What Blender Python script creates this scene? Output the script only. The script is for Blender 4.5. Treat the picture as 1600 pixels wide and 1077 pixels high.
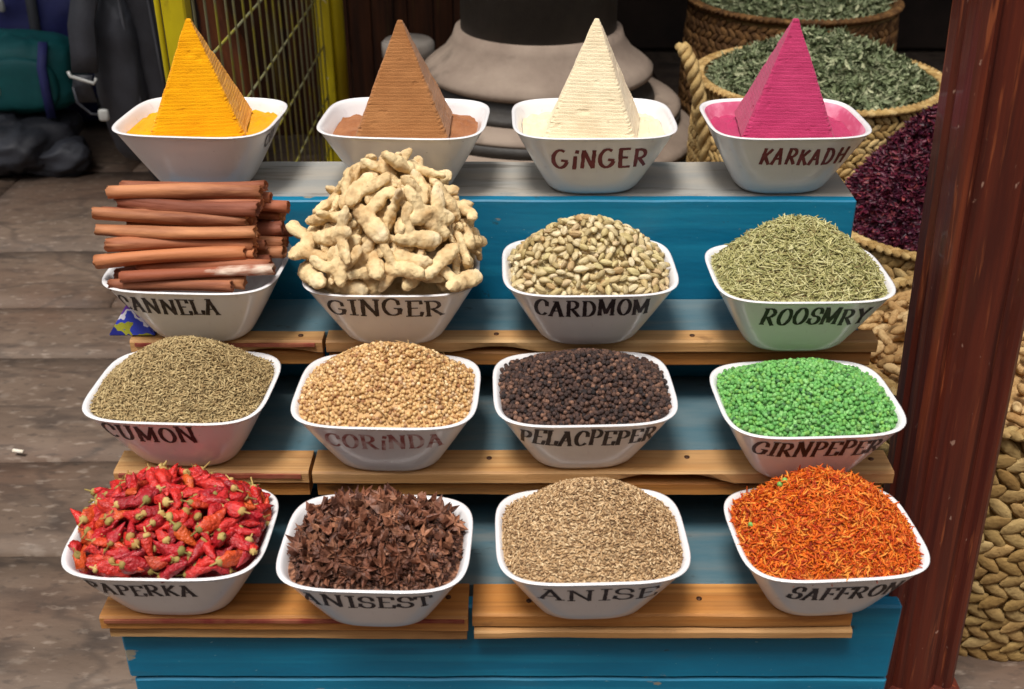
import bpy, bmesh, math, random
import numpy as np
from mathutils import Vector, Matrix, noise as mnoise

random.seed(7); rng = np.random.default_rng(11)
scene = bpy.context.scene
for o in list(bpy.data.objects): bpy.data.objects.remove(o)
col = scene.collection
R = math.radians

# ------------------------------------------------------------------ camera, sky, sun, exposure
cam_d = bpy.data.cameras.new('camera'); cam = bpy.data.objects.new('camera', cam_d); col.objects.link(cam)
cam.location = (0, 0, 1.35); cam.rotation_euler = (R(90 - 29.3), 0, 0)
cam_d.sensor_width = 36; cam_d.lens = 39.35; cam_d.clip_end = 200; cam_d.clip_start = 0.02
cam_d.dof.use_dof = True; cam_d.dof.focus_distance = 1.52; cam_d.dof.aperture_fstop = 7.0
scene.camera = cam

SUN_EL, SUN_AZ = 68, 205          # sun high, behind the camera, a little to its left
world = bpy.data.worlds.new('World'); scene.world = world; world.use_nodes = True
wn, wl = world.node_tree.nodes, world.node_tree.links
bg = wn['Background']
sky = wn.new('ShaderNodeTexSky'); sky.sky_type = 'NISHITA'; sky.sun_disc = False
sky.sun_elevation = R(SUN_EL); sky.sun_rotation = R(SUN_AZ); sky.dust_density = 4.0; sky.air_density = 1.2
hs = wn.new('ShaderNodeHueSaturation'); hs.inputs['Saturation'].default_value = 0.22    # thin bright overcast
wl.new(sky.outputs[0], hs.inputs['Color']); wl.new(hs.outputs[0], bg.inputs[0])
bg.inputs[1].default_value = 0.13
sun_d = bpy.data.lights.new('sun', 'SUN'); sun_d.energy = 2.6; sun_d.angle = R(16); sun_d.color = (1, .95, .88)
sun = bpy.data.objects.new('sun', sun_d); col.objects.link(sun)
az = R(SUN_AZ); el = R(SUN_EL)
sd = Vector((math.sin(az) * math.cos(el), math.cos(az) * math.cos(el), math.sin(el)))
sun.rotation_euler = (-sd).to_track_quat('-Z', 'Y').to_euler()
vs = scene.view_settings
vs.view_transform = 'Standard'; vs.look = 'None'; vs.gamma = 1; vs.use_curve_mapping = False
vs.exposure = 0.2

# ------------------------------------------------------------------ helpers
def S(r, g, b):
    f = lambda c: (c / 255 / 12.92) if c / 255 <= .04045 else ((c / 255 + .055) / 1.055) ** 2.4
    return (f(r), f(g), f(b), 1)

def mat(name, color, rough=.6, spec=.5, noise=None, bump=None, ramp=None, stretch=(1, 1, 1), scale=8, detail=6, island=None, metallic=0, coat=0, sheen=0, extra=None):
    """Principled material; noise = second colour mixed by object-space noise; island = colours by piece."""
    m = bpy.data.materials.new(name); m.use_nodes = True
    n, l = m.node_tree.nodes, m.node_tree.links
    b = n['Principled BSDF']; b.inputs['Roughness'].default_value = rough
    b.inputs['Specular IOR Level'].default_value = spec; b.inputs['Metallic'].default_value = metallic
    b.inputs['Coat Weight'].default_value = coat
    b.inputs['Sheen Weight'].default_value = sheen
    b.inputs['Base Color'].default_value = color
    tc = n.new('ShaderNodeTexCoord'); mp = n.new('ShaderNodeMapping'); mp.inputs['Scale'].default_value = stretch
    oi = n.new('ShaderNodeObjectInfo'); ad = n.new('ShaderNodeVectorMath'); ad.operation = 'ADD'
    sc_ = n.new('ShaderNodeVectorMath'); sc_.operation = 'SCALE'; sc_.inputs['Scale'].default_value = 17.0
    cx = n.new('ShaderNodeCombineXYZ')
    for k in range(3): l.new(oi.outputs['Random'], cx.inputs[k])
    l.new(cx.outputs[0], sc_.inputs[0]); l.new(tc.outputs['Object'], ad.inputs[0]); l.new(sc_.outputs[0], ad.inputs[1])
    l.new(ad.outputs[0], mp.inputs[0])
    cur = None
    if island:
        g = n.new('ShaderNodeNewGeometry'); r = n.new('ShaderNodeValToRGB'); r.color_ramp.interpolation = 'LINEAR'
        els = r.color_ramp.elements
        els[0].position = 0; els[0].color = island[0]; els[1].position = 1; els[1].color = island[-1]
        for k, c in enumerate(island[1:-1]):
            e = els.new((k + 1) / (len(island) - 1)); e.color = c
        src = g.outputs['Random Per Island']
        if extra == 'object': src = oi.outputs['Random']
        l.new(src, r.inputs[0]); cur = r.outputs[0]
    if noise:
        t = n.new('ShaderNodeTexNoise'); t.inputs['Scale'].default_value = scale; t.inputs['Detail'].default_value = detail
        t.inputs['Roughness'].default_value = .6
        l.new(mp.outputs[0], t.inputs['Vector'])
        rp = n.new('ShaderNodeValToRGB'); lo, hi = ramp or (.35, .65)
        rp.color_ramp.elements[0].position = lo; rp.color_ramp.elements[1].position = hi
        l.new(t.outputs[0], rp.inputs[0])
        mx = n.new('ShaderNodeMix'); mx.data_type = 'RGBA'; l.new(rp.outputs[0], mx.inputs[0])
        if cur: l.new(cur, mx.inputs[6])
        else: mx.inputs[6].default_value = color
        mx.inputs[7].default_value = noise; cur = mx.outputs[2]
    if cur: l.new(cur, b.inputs['Base Color'])
    if bump:
        bs, bst = bump
        t2 = n.new('ShaderNodeTexNoise'); t2.inputs['Scale'].default_value = bs; t2.inputs['Detail'].default_value = 5
        l.new(mp.outputs[0], t2.inputs['Vector'])
        bp = n.new('ShaderNodeBump'); bp.inputs['Strength'].default_value = bst; bp.inputs['Distance'].default_value = .004
        l.new(t2.outputs[0], bp.inputs['Height']); l.new(bp.outputs[0], b.inputs['Normal'])
    m['n'] = 0
    return m

def layer_noise(m, color, scale, lo, hi, stretch=(1, 1, 1), detail=4, kind='noise', amount=1.0):
    """Mix one more noise-shaped colour over a material's base colour."""
    n, l = m.node_tree.nodes, m.node_tree.links; b = n['Principled BSDF']
    inp = b.inputs['Base Color']
    tc = n.new('ShaderNodeTexCoord'); mp = n.new('ShaderNodeMapping'); mp.inputs['Scale'].default_value = stretch
    mp.inputs['Location'].default_value = (random.random() * 9, random.random() * 9, 0)
    l.new(tc.outputs['Object'], mp.inputs[0])
    if kind == 'noise':
        t = n.new('ShaderNodeTexNoise'); t.inputs['Detail'].default_value = detail; out = t.outputs[0]
    elif kind == 'crack':
        t = n.new('ShaderNodeTexVoronoi'); t.feature = 'DISTANCE_TO_EDGE'; out = t.outputs['Distance']
    t.inputs['Scale'].default_value = scale; l.new(mp.outputs[0], t.inputs['Vector'])
    if kind == 'crack':
        d = n.new('ShaderNodeTexNoise'); d.inputs['Scale'].default_value = scale * 1.7; d.inputs['Detail'].default_value = 6
        l.new(mp.outputs[0], d.inputs['Vector'])
        mxv = n.new('ShaderNodeMix'); mxv.data_type = 'VECTOR'; mxv.inputs[0].default_value = .22
        l.new(mp.outputs[0], mxv.inputs[4]); l.new(d.outputs['Color'], mxv.inputs[5]); l.new(mxv.outputs[1], t.inputs['Vector'])
    rp = n.new('ShaderNodeMapRange'); rp.inputs[1].default_value = lo; rp.inputs[2].default_value = hi
    rp.inputs[3].default_value = 0; rp.inputs[4].default_value = amount
    l.new(out, rp.inputs[0])
    mx = n.new('ShaderNodeMix'); mx.data_type = 'RGBA'; l.new(rp.outputs[0], mx.inputs[0])
    if inp.is_linked:
        l.new(inp.links[0].from_socket, mx.inputs[6])
    else: mx.inputs[6].default_value = inp.default_value
    mx.inputs[7].default_value = color; l.new(mx.outputs[2], inp)
    return m

def tag(o, label=None, cat=None, group=None, kind=None):
    if label: o['label'] = label
    if cat: o['category'] = cat
    if group: o['group'] = group
    if kind: o['kind'] = kind
    return o

def empty(name, loc=(0, 0, 0), label=None, cat=None, group=None, rz=0):
    o = bpy.data.objects.new(name, None); col.objects.link(o); o.location = loc; o.rotation_euler.z = rz
    o.empty_display_size = .05
    return tag(o, label, cat, group)

def link(name, me, m=None, parent=None, smooth=False, loc=None):
    if m is not None:
        for mm in (m if isinstance(m, (list, tuple)) else [m]): me.materials.append(mm)
    if smooth: me.polygons.foreach_set('use_smooth', [True] * len(me.polygons))
    o = bpy.data.objects.new(name, me); col.objects.link(o)
    if parent: o.parent = parent
    if loc: o.location = loc
    return o

def pymesh(name, V, F):
    me = bpy.data.meshes.new(name); me.from_pydata([tuple(v) for v in V], [], [tuple(int(i) for i in f) for f in F]); me.update(); return me

def npmesh(name, V, F):
    """fast mesh from arrays; F is (n,3) or (n,4)"""
    V = np.asarray(V, np.float32); F = np.asarray(F, np.int32)
    me = bpy.data.meshes.new(name); k = F.shape[1]
    me.vertices.add(len(V)); me.vertices.foreach_set('co', V.ravel())
    me.loops.add(F.size); me.loops.foreach_set('vertex_index', F.ravel())
    me.polygons.add(len(F)); me.polygons.foreach_set('loop_start', np.arange(0, F.size, k, dtype=np.int32))
    try: me.polygons.foreach_set('loop_total', np.full(len(F), k, np.int32))
    except Exception: pass
    me.update(calc_edges=True); me.validate(); return me

def bmesh_to(name, bm):
    me = bpy.data.meshes.new(name); bm.to_mesh(me); bm.free(); return me

def box_mesh(name, x0, x1, y0, y1, z0, z1, bevel=.002, seg=1, jit=0, cuts=0):
    bm = bmesh.new(); bmesh.ops.create_cube(bm, size=1)
    for v in bm.verts:
        v.co = Vector((x0 + (v.co.x + .5) * (x1 - x0), y0 + (v.co.y + .5) * (y1 - y0), z0 + (v.co.z + .5) * (z1 - z0)))
    if cuts:
        ed = [e for e in bm.edges if abs((e.verts[0].co - e.verts[1].co).x) > .5 * (x1 - x0)]
        bmesh.ops.subdivide_edges(bm, edges=ed, cuts=cuts)
    if bevel:
        ed = [e for e in bm.edges if e.is_manifold and e.calc_face_angle(0) > .5]
        bmesh.ops.bevel(bm, geom=ed, offset=bevel, segments=seg, affect='EDGES', clamp_overlap=True)
    if jit:
        for v in bm.verts:
            p = v.co * 14
            v.co += Vector((0, mnoise.noise(p) * jit, mnoise.noise(p + Vector((5, 3, 1))) * jit))
    return bmesh_to(name, bm)

def lathe(prof, seg=24, cap=True):
    V, F = [], []
    for (r, z) in prof:
        for k in range(seg):
            a = 2 * math.pi * k / seg; V.append((r * math.cos(a), r * math.sin(a), z))
    for i in range(len(prof) - 1):
        for k in range(seg):
            a, b = i * seg + k, i * seg + (k + 1) % seg
            F.append((a, b, b + seg, a + seg))
    if cap:
        F.append(tuple(range(seg))[::-1]); F.append(tuple(range((len(prof) - 1) * seg, len(prof) * seg)))
    return V, F

def tube(path, rad, seg=8, cap=True):
    """tube along a list of points; rad number or list"""
    P = [Vector(p) for p in path]; V, F = [], []
    up = Vector((0, 0, 1))
    t0 = (P[1] - P[0]).normalized()
    nrm = t0.cross(up) if abs(t0.dot(up)) < .95 else t0.cross(Vector((1, 0, 0)))
    nrm.normalize()
    for i, p in enumerate(P):
        t = (P[min(i + 1, len(P) - 1)] - P[max(i - 1, 0)]).normalized()
        nrm = (nrm - t * nrm.dot(t)).normalized(); bn = t.cross(nrm)
        r = rad[i] if isinstance(rad, (list, tuple)) else rad
        for k in range(seg):
            a = 2 * math.pi * k / seg; V.append(p + nrm * (r * math.cos(a)) + bn * (r * math.sin(a)))
    for i in range(len(P) - 1):
        for k in range(seg):
            a, b = i * seg + k, i * seg + (k + 1) % seg
            F.append((a, b, b + seg, a + seg))
    if cap:
        F.append(tuple(range(seg))[::-1]); F.append(tuple(range((len(P) - 1) * seg, len(P) * seg)))
    return V, F

def merge(parts):
    V, F = [], []
    for v, f in parts:
        o = len(V); V += list(v); F += [tuple(i + o for i in ff) for ff in f]
    return V, F

# ------------------------------------------------------------------ materials of the setting
m_ground = mat('worn_stone', S(88, 72, 60), .7, .4, noise=S(116, 98, 84), scale=3.2, stretch=(1, 2.2, 1), ramp=(.3, .75), bump=(26, .5))
layer_noise(m_ground, S(66, 55, 48), 6, .52, .66, (1, 2.6, 1), 8, amount=.8)
layer_noise(m_ground, S(140, 127, 115), 11, .62, .74, (1, 1.7, 1), 9, amount=.55)
layer_noise(m_ground, S(98, 72, 56), 1.6, .5, .62, (1, 1, 1), 5, amount=.5)
layer_noise(m_ground, S(52, 43, 38), 2.3, .022, .004, (.6, 1.5, 1), kind='crack', amount=.4)
layer_noise(m_ground, S(190, 178, 166), 60, .72, .78, (1, 1.4, 1), 4, amount=.6)
layer_noise(m_ground, S(60, 50, 44), 34, .56, .68, (1, 1.8, 1), 7, amount=.55)
layer_noise(m_ground, S(158, 142, 128), 27, .58, .72, (1, 2.2, 1), 8, amount=.5)
m_joint = mat('dark_earth', S(66, 55, 47), .95, .1, noise=S(96, 82, 70), scale=20)
m_blue = mat('blue_paint', S(6, 116, 152), .5, .4, noise=S(4, 104, 140), scale=5, stretch=(1, 1, 3), bump=(60, .12))
layer_noise(m_blue, S(120, 165, 175), 120, .71, .76, (1, 1, 1.5), 3, amount=.6)
layer_noise(m_blue, S(60, 96, 108), 9, .6, .75, (.6, 1, 2), 6, amount=.5)
layer_noise(m_blue, S(44, 52, 54), 38, .69, .74, (1, 1, 1), 4, amount=.7)
layer_noise(m_blue, S(148, 136, 112), 21, .69, .71, (.6, 1, 1.3), 5, amount=.85)
layer_noise(m_blue, S(26, 138, 172), 14, .5, .7, (.15, 1, 4), 6, amount=.6)
m_shelf = mat('worn_blue_shelf', S(70, 106, 120), .65, .3, noise=S(108, 124, 128), scale=7, stretch=(.6, 3, 1), ramp=(.35, .7), bump=(40, .2))
layer_noise(m_shelf, S(132, 128, 120), 10, .55, .72, (.5, 3, 1), 7, amount=.6)
layer_noise(m_shelf, S(60, 60, 58), 30, .66, .72, (1, 2, 1), 4, amount=.6)
m_topshelf = mat('weathered_grey_shelf', S(170, 162, 150), .75, .25, noise=S(146, 148, 146), scale=6, stretch=(.5, 3, 1), bump=(40, .25))
layer_noise(m_topshelf, S(92, 84, 76), 14, .58, .7, (.5, 4, 1), 7, amount=.6)
layer_noise(m_topshelf, S(70, 108, 122), 5, .58, .72, (1, 2, 1), 6, amount=.6)

def pine(name, a, b, c):
    m = mat(name, a, .6, .35, noise=b, scale=9, stretch=(.35, 9, 9), ramp=(.3, .7), detail=8, bump=(70, .18))
    layer_noise(m, c, 5, .5, .72, (.5, 14, 14), 8, amount=.75)
    layer_noise(m, S(120, 70, 34), 4.5, .64, .74, (1, 2.5, 2.5), 3, amount=.65)
    layer_noise(m, S(84, 52, 32), 26, .66, .74, (.5, 1, 1), 5, amount=.8)
    layer_noise(m, S(126, 84, 46), 20, .48, .66, (.10, 8, 8), 6, amount=.45)
    layer_noise(m, S(112, 92, 72), 7, .5, .75, (.6, 2, 2), 7, amount=.35)
    return m
m_pine_a = pine('pine_board', S(198, 154, 102), S(178, 130, 78), S(208, 170, 118))
m_pine_b = pine('orange_pine_board', S(196, 136, 70), S(174, 110, 50), S(208, 152, 88))
m_redpaint = mat('dull_red_paint', S(126, 52, 46), .6, .3, noise=S(150, 92, 66), scale=30)
m_bowl = mat('white_melamine', S(232, 230, 231), .22, .5, noise=S(226, 223, 224), scale=5, coat=.15)
layer_noise(m_bowl, S(190, 172, 156), 9, .56, .82, (1, 1, 1), 7, amount=.45)
layer_noise(m_bowl, S(112, 92, 84), 75, .73, .77, (1, 1, 1), 3, amount=.7)
layer_noise(m_bowl, S(178, 160, 168), 30, .62, .76, (3, 3, .6), 5, amount=.3)
m_pinkdust = mat('pink_dusted_white', S(204, 92, 128), .8, .2, noise=S(232, 170, 190), scale=22, ramp=(.45, .7))
m_ink = mat('black_paint', S(36, 26, 32), .5, .4, noise=S(84, 70, 76), scale=75, ramp=(.5, .8))
m_inkred = mat('maroon_paint', S(96, 26, 34), .5, .4, noise=S(124, 52, 58), scale=60)
m_inkfade = mat('faded_red_paint', S(150, 84, 80), .6, .3, noise=S(208, 186, 184), scale=70, ramp=(.42, .62))
m_inkfaint = mat('worn_black_paint', S(54, 42, 46), .5, .4, noise=S(168, 160, 160), scale=70, ramp=(.48, .68))
m_mahog = mat('varnished_red_wood', S(98, 38, 22), .46, .45, noise=S(70, 26, 18), scale=7, stretch=(12, 12, .5), ramp=(.35, .65), detail=8, bump=(40, .2), coat=.1)
layer_noise(m_mahog, S(136, 66, 36), 5, .58, .74, (16, 16, .5), 8, amount=.6)
layer_noise(m_mahog, S(44, 20, 18), 6, .6, .72, (10, 10, .35), 6, amount=.7)
layer_noise(m_mahog, S(176, 140, 122), 110, .70, .76, (1, 1, .5), 3, amount=.7)
layer_noise(m_mahog, S(158, 84, 48), 9, .60, .68, (14, 14, .8), 6, amount=.6)

# ------------------------------------------------------------------ ground: one sheet, slabs laid on it
gm = box_mesh('ground', -60, 60, -40, 80, -.06, -.016, 0)
ground = link('ground', gm, m_joint); tag(ground, kind='structure')
ys = [-.6, .1, .7, 1.26, 1.62, 1.92, 2.35, 2.62, 2.97, 3.62, 4.2, 5.0]
for j in range(len(ys) - 1):
    x = -3.6 + random.uniform(-.3, .1)
    while x < 3.4:
        w = random.uniform(.75, 1.35)
        g = .004
        bm = bmesh.new()
        nx, ny = 10, 5
        grid = {}
        sid = random.random() * 50
        for a in range(nx + 1):
            for b in range(ny + 1):
                px = x + g + (w - 2 * g) * a / nx; py = ys[j] + g + (ys[j + 1] - ys[j] - 2 * g) * b / ny
                e = (a in (0, nx)) or (b in (0, ny))
                dx = mnoise.noise(Vector((px * 7, py * 7, sid))) * .012 if e else 0
                zz = mnoise.noise(Vector((px * 3, py * 3, sid + 9))) * .004 + mnoise.noise(Vector((px * 11, py * 11, 3))) * .002 - (.005 if e else 0)
                grid[a, b] = bm.verts.new((px + (dx if a in (0, nx) else 0), py + (dx if b in (0, ny) else 0), zz))
        for a in range(nx):
            for b in range(ny):
                bm.faces.new((grid[a, b], grid[a + 1, b], grid[a + 1, b + 1], grid[a, b + 1]))
        be = [e for e in bm.edges if e.is_boundary]
        r = bmesh.ops.extrude_edge_only(bm, edges=be)
        for v in r['geom']:
            if isinstance(v, bmesh.types.BMVert): v.co.z = -.03
        bmesh.ops.recalc_face_normals(bm, faces=bm.faces)
        link('paving_slab', bmesh_to('paving_slab', bm), m_ground, ground, True)
        x += w

# ------------------------------------------------------------------ the stepped stand
Z = [.8022, .6599, .5549, .4446]
FY = [1.366, 1.238, 1.100, .974]           # front edges of the four shelves
stand = empty('display_stand', (0, 1.2, 0), 'stepped blue painted wooden stand with pine edge boards holding the spice bowls', 'stand')
def sbox(name, x0, x1, y0, y1, z0, z1, m, bevel=.002, jit=0, cuts=0, **k):
    me = box_mesh(name, x0, x1, y0 - 1.2, y1 - 1.2, z0, z1, bevel, jit=jit, cuts=cuts)
    return link(name, me, m, stand)
sbox('shelf_board', -.463, .450, 1.3785, 1.505, Z[0] - .022, Z[0], m_topshelf, .003, .0015, 20)
sbox('riser_board', -.462, .449, 1.3605, 1.3775, Z[1] - .020, Z[0] - .001, m_blue, .002, .001, 20)
sbox('shelf_board', -.462, .449, 1.268, 1.3595, Z[1] - .022, Z[1] - .001, m_shelf, .002, .001, 20)
sbox('riser_board', -.436, .432, 1.332, 1.348, Z[2] - .020, Z[1] - .024, m_blue, .002, .001, 20)
sbox('shelf_board', -.436, .432, 1.150, 1.330, Z[2] - .022, Z[2] - .001, m_shelf, .002, .001, 20)
sbox('riser_board', -.436, .432, 1.218, 1.234, Z[3] - .020, Z[2] - .024, m_blue, .002, .001, 20)
sbox('shelf_board', -.436, .432, 1.030, 1.216, Z[3] - .022, Z[3] - .001, m_shelf, .002, .001, 20)
# front panel of two wide boards
sbox('front_board', -.466, .458, .992, 1.012, .327, Z[3] - .0025, m_blue, .003, .001, 24)
sbox('front_board', -.462, .459, .993, 1.013, .17, .324, m_blue, .003, .001, 24)
sbox('front_board', -.464, .457, .992, 1.012, .012, .167, m_blue, .003, .001, 24)
# stepped side panels
for sx in (-.4515, .4345):
    prof = [(1.016, .0), (1.50, .0), (1.50, Z[0] - .024), (1.379, Z[0] - .024), (1.379, Z[1] - .024), (1.262, Z[1] - .024), (1.262, Z[2] - .001), (1.142, Z[2] - .001), (1.142, Z[3] - .001), (1.016, Z[3] - .001)]
    V = [(sx, y - 1.2, z) for y, z in prof] + [(sx + .014, y - 1.2, z) for y, z in prof]; k = len(prof)
    F = [tuple(range(k)), tuple(range(k, 2 * k))[::-1]] + [(i, i + k, (i + 1) % k + k, (i + 1) % k) for i in range(k)]
    bm = bmesh.new(); bv = [bm.verts.new(v) for v in V]
    for f in F: bm.faces.new([bv[i] for i in f])
    bmesh.ops.recalc_face_normals(bm, faces=bm.faces)
    link('side_panel', bmesh_to('side_panel', bm), m_blue, stand)

def edge_plank(x0, x1, y0, y1, ztop, th, m, seed, wane=None, slope=0.0):
    """rough sawn board with an uneven front arris; wane = (xc, half, depth) an arched bite under the front edge"""
    n = 44; V, F = [], []
    for i in range(n + 1):
        x = x0 + (x1 - x0) * i / n
        e = mnoise.noise(Vector((x * 9, seed, 0))) * .0022 + mnoise.noise(Vector((x * 40, seed, 4))) * .0007
        e2 = mnoise.noise(Vector((x * 13, seed + 7, 0))) * .0014
        zt = ztop + e2 * .5; zb = ztop - th + slope * (x - x0)
        wb = 0
        if wane:
            d = (x - wane[0]) / wane[1]
            if abs(d) < 1: wb = wane[2] * (1 - d * d)
        yf = y0 + e
        b = .0025
        V += [(x, y1 - 1.2, zt), (x, yf + b - 1.2, zt), (x, yf - 1.2, zt - b), (x, yf + wb * .6 - 1.2, zb + b + wb), (x, yf + b + wb * 1.6 - 1.2, zb + wb * .9), (x, y1 - 1.2, zb)]
    for i in range(n):
        for k in range(6):
            a, b2 = i * 6 + k, i * 6 + (k + 1) % 6
            F.append((a, b2, b2 + 6, a + 6))
    F.append(tuple(range(6))[::-1]); F.append(tuple(range(n * 6, n * 6 + 6)))
    bm = bmesh.new(); bv = [bm.verts.new(v) for v in V]
    for f in F: bm.faces.new([bv[q] for q in f])
    bmesh.ops.recalc_face_normals(bm, faces=bm.faces)
    return link('edge_plank', bmesh_to('edge_plank', bm), m, stand)

P = edge_plank
P(-.485, -.241, FY[1] + .001, 1.265, Z[1], .019, m_pine_a, 1, wane=(-.30, .05, .004))
P(-.474, -.243, FY[1] + .011, 1.262, Z[1] - .021, .020, m_pine_b, 2)
P(-.236, .464, FY[1], 1.2665, Z[1] + .0005, .018, m_pine_a, 3, wane=(-.02, .05, .006))
P(-.234, .460, FY[1] + .007, 1.262, Z[1] - .0195, .021, m_pine_b, 4)
P(-.4815, -.246, FY[2] + .003, 1.148, Z[2], .018, m_pine_a, 5)
P(-.470, -.248, FY[2] + .010, 1.146, Z[2] - .020, .021, m_pine_b, 6)
P(-.241, .461, FY[2], 1.1475, Z[2] + .001, .018, m_pine_a, 7, wane=(.19, .075, .011))
P(-.238, .452, FY[2] + .009, 1.146, Z[2] - .021, .020, m_pine_b, 8)
P(-.476, -.051, FY[3] - .003, 1.028, Z[3] + .0005, .020, m_pine_b, 9, slope=-.008)
P(-.470, -.053, FY[3] + .003, .990, Z[3] - .0235, .014, m_pine_a, 10, slope=-.012)
P(-.046, .394, FY[3] + .001, 1.028, Z[3], .020, m_pine_b, 11)
P(-.044, .396, FY[3] - .003, .990, Z[3] - .0215, .013, m_pine_a, 12)
m_nail = mat('rusty_nail', S(62, 44, 36), .5, .4, noise=S(96, 62, 42), scale=300, metallic=.5)
nv, nf = lathe([(.0034, .0), (.0034, .0008), (.002, .0016)], 12)
for x, y, z in ((-.40, .999, Z[3] + .0006), (-.20, .992, Z[3] + .0006), (-.075, 1.004, Z[3] + .0006), (.02, .998, Z[3] + .0002), (.22, 1.002, Z[3] + .0002), (-.27, 1.253, Z[1]), (-.02, 1.256, Z[1] + .0005), (.23, 1.252, Z[1] + .0005), (-.028, 1.13, Z[2] + .001), (.215, 1.132, Z[2] + .001), (.44, 1.128, Z[2] + .001)):
    link('nail', pymesh('nail', nv, nf), m_nail, stand, True, (x, y - 1.2, z))
def stripe(x0, x1, y0, z0, z1, seed):
    n = 30; V, F = [], []
    for i in range(n + 1):
        x = x0 + (x1 - x0) * i / n; e = mnoise.noise(Vector((x * 30, seed, 0))) * .0014
        V += [(x, y0 - 1.2, z0 + e), (x, y0 - 1.2, z1 + e * .4), (x, y0 + .004 - 1.2, z1 + e * .4), (x, y0 + .004 - 1.2, z0 + e)]
    for i in range(n):
        for k in range(4): F.append((i * 4 + k, i * 4 + (k + 1) % 4, i * 4 + (k + 1) % 4 + 4, i * 4 + k + 4))
    F += [(3, 2, 1, 0), (n * 4, n * 4 + 1, n * 4 + 2, n * 4 + 3)]
    return link('red_paint_strip', pymesh('red_paint_strip', V, F), m_redpaint, stand)
stripe(-.47, -.055, FY[3] - .0062, Z[3] - .0065, Z[3] - .0025, 1)
stripe(-.478, -.25, FY[1] - .0022, Z[1] - .007, Z[1] - .003, 2)
stripe(-.475, -.255, FY[2] + .0002, Z[2] - .008, Z[2] - .0025, 3)

# ------------------------------------------------------------------ bowls
W0, D0, HB = .2237, .172, .0893
def sell(th, n):
    c, s = np.cos(th), np.sin(th)
    return np.sign(c) * np.abs(c) ** (2 / n), np.sign(s) * np.abs(s) ** (2 / n)
def wall_scale(t):       # outer wall: size at height t (0 base .. 1 rim)
    return .545 + .455 * (t ** .93)
def wall_n(t): return 3.1 + 1.0 * t
def bowl_ring(t, off, w, d, th):
    s = wall_scale(t); x, y = sell(th, wall_n(t))
    return x * (w / 2 * s + off), y * (d / 2 * s + off)
def make_bowl_mesh(w, d, mats):
    seg = 72; th = -np.pi / 2 + np.arange(seg) * 2 * np.pi / seg
    rings = []; zoff = []
    def add(t, off, z): rings.append(np.stack(bowl_ring(t, off, w, d, th) + (np.full(seg, z),), -1))
    add(0, -.012, .003); add(0, -.006, .0005); add(0, -.002, .0008); add(.02, .0, .004)
    for t in (.08, .2, .35, .5, .65, .8, .92, .97): add(t, 0, HB * t)
    add(.985, .001, HB * .985); add(1, .0012, HB * .995); add(1, 0, HB); add(1, -.002, HB + .0004); add(1, -.0038, HB - .0006)
    nout = len(rings)
    for t in (.97, .9, .75, .6, .45, .3, .15, .06): add(t, -.0046, HB * t)
    add(.05, -.02, HB * .05)
    V = np.concatenate(rings); F = []; k = len(rings)
    for i in range(k - 1):
        for j in range(seg):
            a, b = i * seg + j, i * seg + (j + 1) % seg; F.append((a, b, b + seg, a + seg))
    F.append(tuple(range(seg))[::-1]); F.append(tuple(range((k - 1) * seg, k * seg)))
    me = pymesh('bowl', V, F)
    if len(mats) > 1:
        idx = [0] * len(F)
        for i in range(nout + 0, k - 1):
            for j in range(seg): idx[i * seg + j] = 1
        idx[-1] = 1
        for mm in mats: me.materials.append(mm)
        me.polygons.foreach_set('material_index', idx)
        mats = None
    return me, mats

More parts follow.
